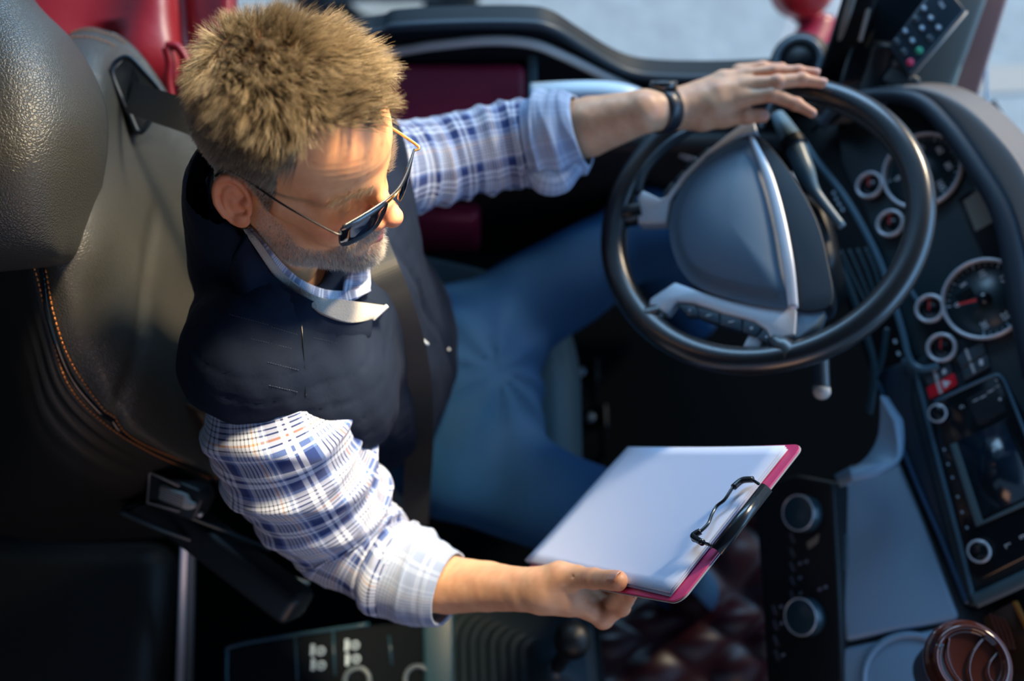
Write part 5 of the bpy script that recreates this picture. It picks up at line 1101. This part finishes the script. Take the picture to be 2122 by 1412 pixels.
# seat belt: from the slot, behind the neck, over the far shoulder and down the chest
bl = [(786, 548), (812, 610), (836, 680), (856, 760), (866, 840), (868, 930), (864, 1010), (860, 1090)]
bd = [march(x, y, lambda P: np.minimum(vestf(P), jeansf(P)) - 0.004) for x, y in bl]
bd = np.minimum.accumulate(np.r_[bd][::-1])[::-1] if False else np.array(bd)
bd = np.where(bd > 1.75, 1.62, bd); bd = np.convolve(np.r_[bd[0], bd, bd[-1]], [0.25, 0.5, 0.25], 'valid')
pth = [D(268, 200, 1.315), D(330, 222, 1.27), D(400, 246, 1.25), D(500, 290, 1.25), D(620, 330, 1.27), D(710, 400, 1.27), D(755, 470, 1.24)] + [D(x, y, d_ - 0.004) for (x, y), d_ in zip(bl, bd)]
P = cat(pth, 10); T = np.gradient(P, axis=0); T /= np.linalg.norm(T, axis=1)[:, None]; V = []
for p, t in zip(P, T):
    n_ = nz(C0 - p); sd = nz(np.cross(t, n_)); n_ = np.cross(sd, t); hw = 0.021
    for a, b in ((-1, 0), (1, 0), (1, -1), (-1, -1)): V.append(p + sd*hw*a + n_*0.0014*b)
k = len(P); Fc = [[4*i+j, 4*i+(j+1) % 4, 4*i+4+(j+1) % 4, 4*i+4+j] for i in range(k-1) for j in range(4)] + [[0, 1, 2, 3], [4*k-4, 4*k-3, 4*k-2, 4*k-1]]
tag(obj('seat_belt', V, Fc, webbing, smooth=False), 'dark grey seat belt running down the man\'s chest', 'seat belt')

# ================================================================ rear: red padded bulkhead, bunk, rail
def folds(a, b): return 0.03*np.exp(-((b - 0.70 - 0.10*(a-0.5))/0.045)**2)*(-1) + 0.010*np.sin(b*14 + 3*a) - 0.015*np.exp(-((b - 0.32)/0.05)**2)*(a > 0.3)
G = [[D(x, y, d_) for x in (40, 150, 260, 340, 420, 478)] for y, d_ in ((-80, 1.52), (30, 1.50), (120, 1.48), (200, 1.49), (330, 1.54))]
V, Fc, uv, _, _ = patch(G, 8, 0.05, disp=folds); red = obj('padded_panel', V, Fc, redleather, own=D(280, 100, 1.5)); tag(red, 'shiny red quilted leather panel behind the seat, upper left', 'upholstered panel')
for pts in ([(345, 100), (352, 130), (350, 165), (356, 205)], [(345, 95), (370, 100), (392, 140), (396, 180)]):
    tubeobj('piping', cat([D(x, y, 1.45) for x, y in pts], 6), 0.007, redleather, red, seg=8)
bunk = thing('bunk_box', D(150, 1400, 1.75), 'black leather covered box in the lower left corner', 'box')
bx = Fr(D(180, 1350, 1.78), (1, 0, 0), (0, -0.1, 1))
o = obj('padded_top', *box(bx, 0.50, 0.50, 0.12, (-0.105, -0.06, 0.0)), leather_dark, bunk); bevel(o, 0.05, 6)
rail = thing('seat_rail', D(376, 1280, 1.7), 'pale metal rail between the leather box and the floor console', 'rail')
beam('rail_bar', [D(383, 1100, 1.66), D(378, 1260, 1.70), D(372, 1440, 1.74)], 0.013, 0.012, mat('brushed_rail', (0.45, 0.52, 0.62), 0.3, 0.6), rail, 0.003)
beam('rail_bar_side', [D(397, 1100, 1.67), D(394, 1260, 1.71), D(390, 1440, 1.75)], 0.014, 0.010, mat('rail_side', (0.05, 0.075, 0.09), 0.4), rail, 0.003)

# ---- engine tunnel console, gear lever boot
con = thing('floor_console', ZP(680, 1360, 0.5), 'black floor console with small white switch symbols at the bottom edge', 'console')
CZ = Fr(ZP(680, 1360, 0.5), (1, 0.02, 0), (0, 0, 1))
dprism('console_top', [(460, 1352), (475, 1342), (760, 1296), (930, 1285), (935, 1470), (470, 1470)], -0.08, 0.0, mat('matte_console_black', (0.004, 0.006, 0.008), 0.9, spec=0.08), con, 0.006, CZ)
P = [CZ(*CZ.pick(x, y, 0), 0.0) for x, y in [(470, 1440), (470, 1360), (482, 1340), (600, 1318), (765, 1294)]]
tubeobj('console_edge', cat(P, 5), 0.0028, mat('deep_teal_edge', (0.012, 0.045, 0.070), 0.35), con, seg=8)
dprism('console_end', [(872, 1240), (940, 1230), (940, 1480), (880, 1480)], -0.05, 0.006, mat('teal_console', (0.012, 0.050, 0.075), 0.45), con, 0.006, CZ)
for k, (x, y) in enumerate([(648, 1348), (665, 1350), (649, 1378), (666, 1380), (719, 1338), (736, 1338), (720, 1368), (738, 1366)]):
    if k % 2 == 0: obj('switch_mark', *box(CZ.at(*CZ.pick(x, y, 0.0), 0.0006), 0.006, 0.018, 0.001), dim_mark, con, smooth=False)
    else: obj('switch_symbol', *lathe(CZ.at(*CZ.pick(x, y, 0.0), 0.0006), ringprof(0.0055, 0.0017, 6), 16, True), dim_mark, con)
for x0, y0, x1, y1 in [(612, 1322, 616, 1412), (690, 1308, 694, 1400), (806, 1318, 812, 1378)]: tubeobj('panel_seam', [CZ(*CZ.pick(x0, y0), 0), CZ(*CZ.pick(x1, y1), 0)], 0.0018, mat('deep_teal_edge', (0, 0, 0)), con, seg=6)
for x, y in ((740, 1412), (865, 1408)): obj('socket_ring', *lathe(CZ.at(*CZ.pick(x, y), 0.002), ringprof(0.020, 0.004, 8), 32, True), mat('ring_grey', (0.08, 0.11, 0.13), 0.35), con)
gb_ = thing('gear_lever', ZP(1090, 1390, 0.45), 'gear lever with black ribbed rubber boot at the bottom below the hand', 'gear lever')
GF = Fr(ZP(1075, 1400, 0.46), (1, 0.05, 0), (0.05, 0.0, 1)); V = []; rings = []; NB_ = 9
for i in range(NB_*4 + 1):
    t = i/(NB_*4); w_ = 0.125*(1 - t) + 0.040*t; bump_ = 0.006*math.cos(i*math.pi/2); r_ = rrect(2*(w_ + bump_), 2*(w_*0.95 + bump_), w_*0.45, 6, (0.055*t, 0.0)); z_ = 0.11*t
    rings.append(len(V)); V += [(x, y, z_) for x, y in r_]
n_ = len(rrect(1, 1, .1, 6)); Fc = [[rings[i]+j, rings[i]+(j+1) % n_, rings[i+1]+(j+1) % n_, rings[i+1]+j] for i in range(len(rings)-1) for j in range(n_)] + [[rings[-1]+j for j in range(n_)]]
obj('rubber_boot', GF.arr(V), Fc, mat('boot_rubber', (0.020, 0.034, 0.046), 0.38), gb_)
V, Fc, uv = tube([GF(0.055, 0.0, 0.10), GF(0.06, 0.01, 0.16), GF(0.065, 0.02, 0.20)], 0.012, 14); obj('lever_shaft', V, Fc, black, gb_)
o = obj('lever_knob', *lathe(Fr(GF(0.068, 0.025, 0.22), GF.x, GF.z), [(0.0001, 0.03), (0.016, 0.028), (0.026, 0.016), (0.028, 0.0), (0.022, -0.02), (0.014, -0.03)], 32), black, gb_)
obj('boot_plate', *prism(GF, rrect(0.285, 0.275, 0.05, 6), -0.02, -0.002), black, gb_)
# maroon floor cover
def quilt(a, b): return 0.016*np.abs(np.sin((a*3.3 + b*2.6)*math.pi))*np.abs(np.sin((a*3.3 - b*2.6)*math.pi))
G = [[ZP(x, y, z_) for x, y, z_ in r] for r in [[(1180, 1090, 0.20), (1330, 1080, 0.20), (1480, 1080, 0.22), (1600, 1080, 0.26)], [(1190, 1240, 0.22), (1330, 1240, 0.22), (1480, 1240, 0.24), (1600, 1230, 0.28)], [(1200, 1350, 0.24), (1330, 1350, 0.24), (1480, 1350, 0.25), (1600, 1340, 0.28)], [(1210, 1480, 0.24), (1330, 1480, 0.24), (1480, 1480, 0.24), (1600, 1470, 0.26)]]]
V, Fc, uv, _, _ = patch(G, 12, 0.04, disp=quilt); tag(obj('floor_cover', V, Fc, mat('dark_maroon_leather', (0.016, 0.0012, 0.004), 0.35), own=ZP(1400, 1300, 0.2)), 'dark maroon quilted cover on the floor right of the gear lever', 'floor cover')
for i, (x, y, z_, lab) in enumerate([(1203, 770, 0.30, 'small pedal with pale tip below the knees, nearer the wheel'), (1222, 865, 0.26, 'small dark pedal below the other, between the legs')]):
    pd = thing('pedal', ZP(x, y, z_), lab, 'pedal'); pf = Fr(ZP(x, y, z_), (0, -1, 0), (-0.6, 0, 0.8))
    o = obj('pedal_pad', *box(pf, 0.05, 0.07, 0.012, (0, 0, -0.012)), black, pd); bevel(o, 0.003)
    obj('pedal_tip', *lathe(pf, [(0.0001, 0.004), (0.008, 0.002), (0.010, -0.004)], 16), dim_mark if i == 0 else bluegrey, pd)
    tubeobj('pedal_arm', [pf(0, 0, -0.015), pf(0, 0, -0.05), ZP(x, y, z_) + [0.05, 0, -z_ + 0.002]], 0.008, black, pd)

# ================================================================ keypad device on its bracket
dev = thing('card_terminal', D(1925, 60, 1.50), 'black handheld terminal with round keys, one green and one red, by the pillar', 'terminal')
u_ = nz(D(1985, -5, 1.47) - D(1862, 128, 1.50)); r0 = D(1885, 158, 1.495) - D(1842, 96, 1.50)
TF = Fr(D(1925, 60, 1.485), r0, np.cross(nz(r0), u_)); 
if TF.z@(C0 - TF.o) < 0: TF = Fr(TF.o, r0, -TF.z)
def tpk(x, y, h=0.0): return TF.pick(x, y, h)
o = obj('terminal_body', *prism(TF, [tpk(x, y) for x, y in [(1840, 96), (1950, -45), (2002, 20), (1884, 158)]], -0.022, 0.0), mat('terminal_black', (0.014, 0.026, 0.036), 0.35), dev); bevel(o, 0.004)
for h in (-0.007, -0.014):
    a = [tpk(1886, 161), tpk(2005, 22)]; tubeobj('side_trim', [TF(*a[0], h), TF(*a[1], h)], 0.0022, mat('trim_grey', (0.30, 0.29, 0.27), 0.4), dev, seg=8)
ks = [(1914, 18, 'g'), (1928, 38, 'g'), (1944, 58, 'g'), (1875, 65, 'g'), (1910, 59, 'g'), (1857, 87, 'd'), (1890, 85, 'g'), (1926, 80, 'k'), (1872, 108, 'k'), (1905, 105, 'green'), (1886, 129, 'red'), (1897, 40, 'k')]
for x, y, c_ in ks:
    f = TF.at(*tpk(x, y), 0.0); k_ = obj('key', *lathe(f, [(0.0001, 0.003), (0.004, 0.0028), (0.0056, 0.0005), (0.0058, -0.001)], 20), {'green': mat('green_key', (0.03, 0.30, 0.16), 0.4), 'red': mat('red_key', (0.62, 0.03, 0.09), 0.4)}.get(c_, mat('dark_key', (0.025, 0.035, 0.045), 0.35)), dev)
    if c_ == 'g': obj('key_symbol', *lathe(f.at(0, 0, 0.003), [(0.0001, 0.0006), (0.0026, 0.0004), (0.003, 0)], 12), dim_mark, k_)
text('marking', 'IIIIII', TF.at(*tpk(1951, 10), 0.0004), 0.0075, white_mark, dev)
br = thing('device_bracket', D(1830, 120, 1.55), 'black bracket holding the keypad terminal beside the front pillar', 'bracket')
o = obj('bracket_plate', *prism(Fr(D(1830, 90, 1.55), (0.9, -0.3, 0), (-0.35, -0.45, 0.82)), [(-0.045, -0.085), (0.03, -0.10), (0.06, -0.05), (0.045, 0.12), (-0.02, 0.16), (-0.05, 0.05)], -0.03, 0.0), gloss, br); bevel(o, 0.008)
tubeobj('bracket_arm', cat([D(1800, 205, 1.56), D(1822, 150, 1.55), D(1838, 90, 1.53)], 5), 0.022, black, br, seg=14)
o = obj('bracket_foot', *box(Fr(D(1868, 168, 1.53), (0.8, -0.6, 0), (-0.35, -0.45, 0.82)), 0.05, 0.03, 0.03), mat('foot_grey', (0.05, 0.06, 0.065), 0.5), br); bevel(o, 0.006)
beam('light_strip', [D(1782, 85, 1.53), D(1800, 15, 1.50)], 0.006, 0.006, beige, br, 0.001)
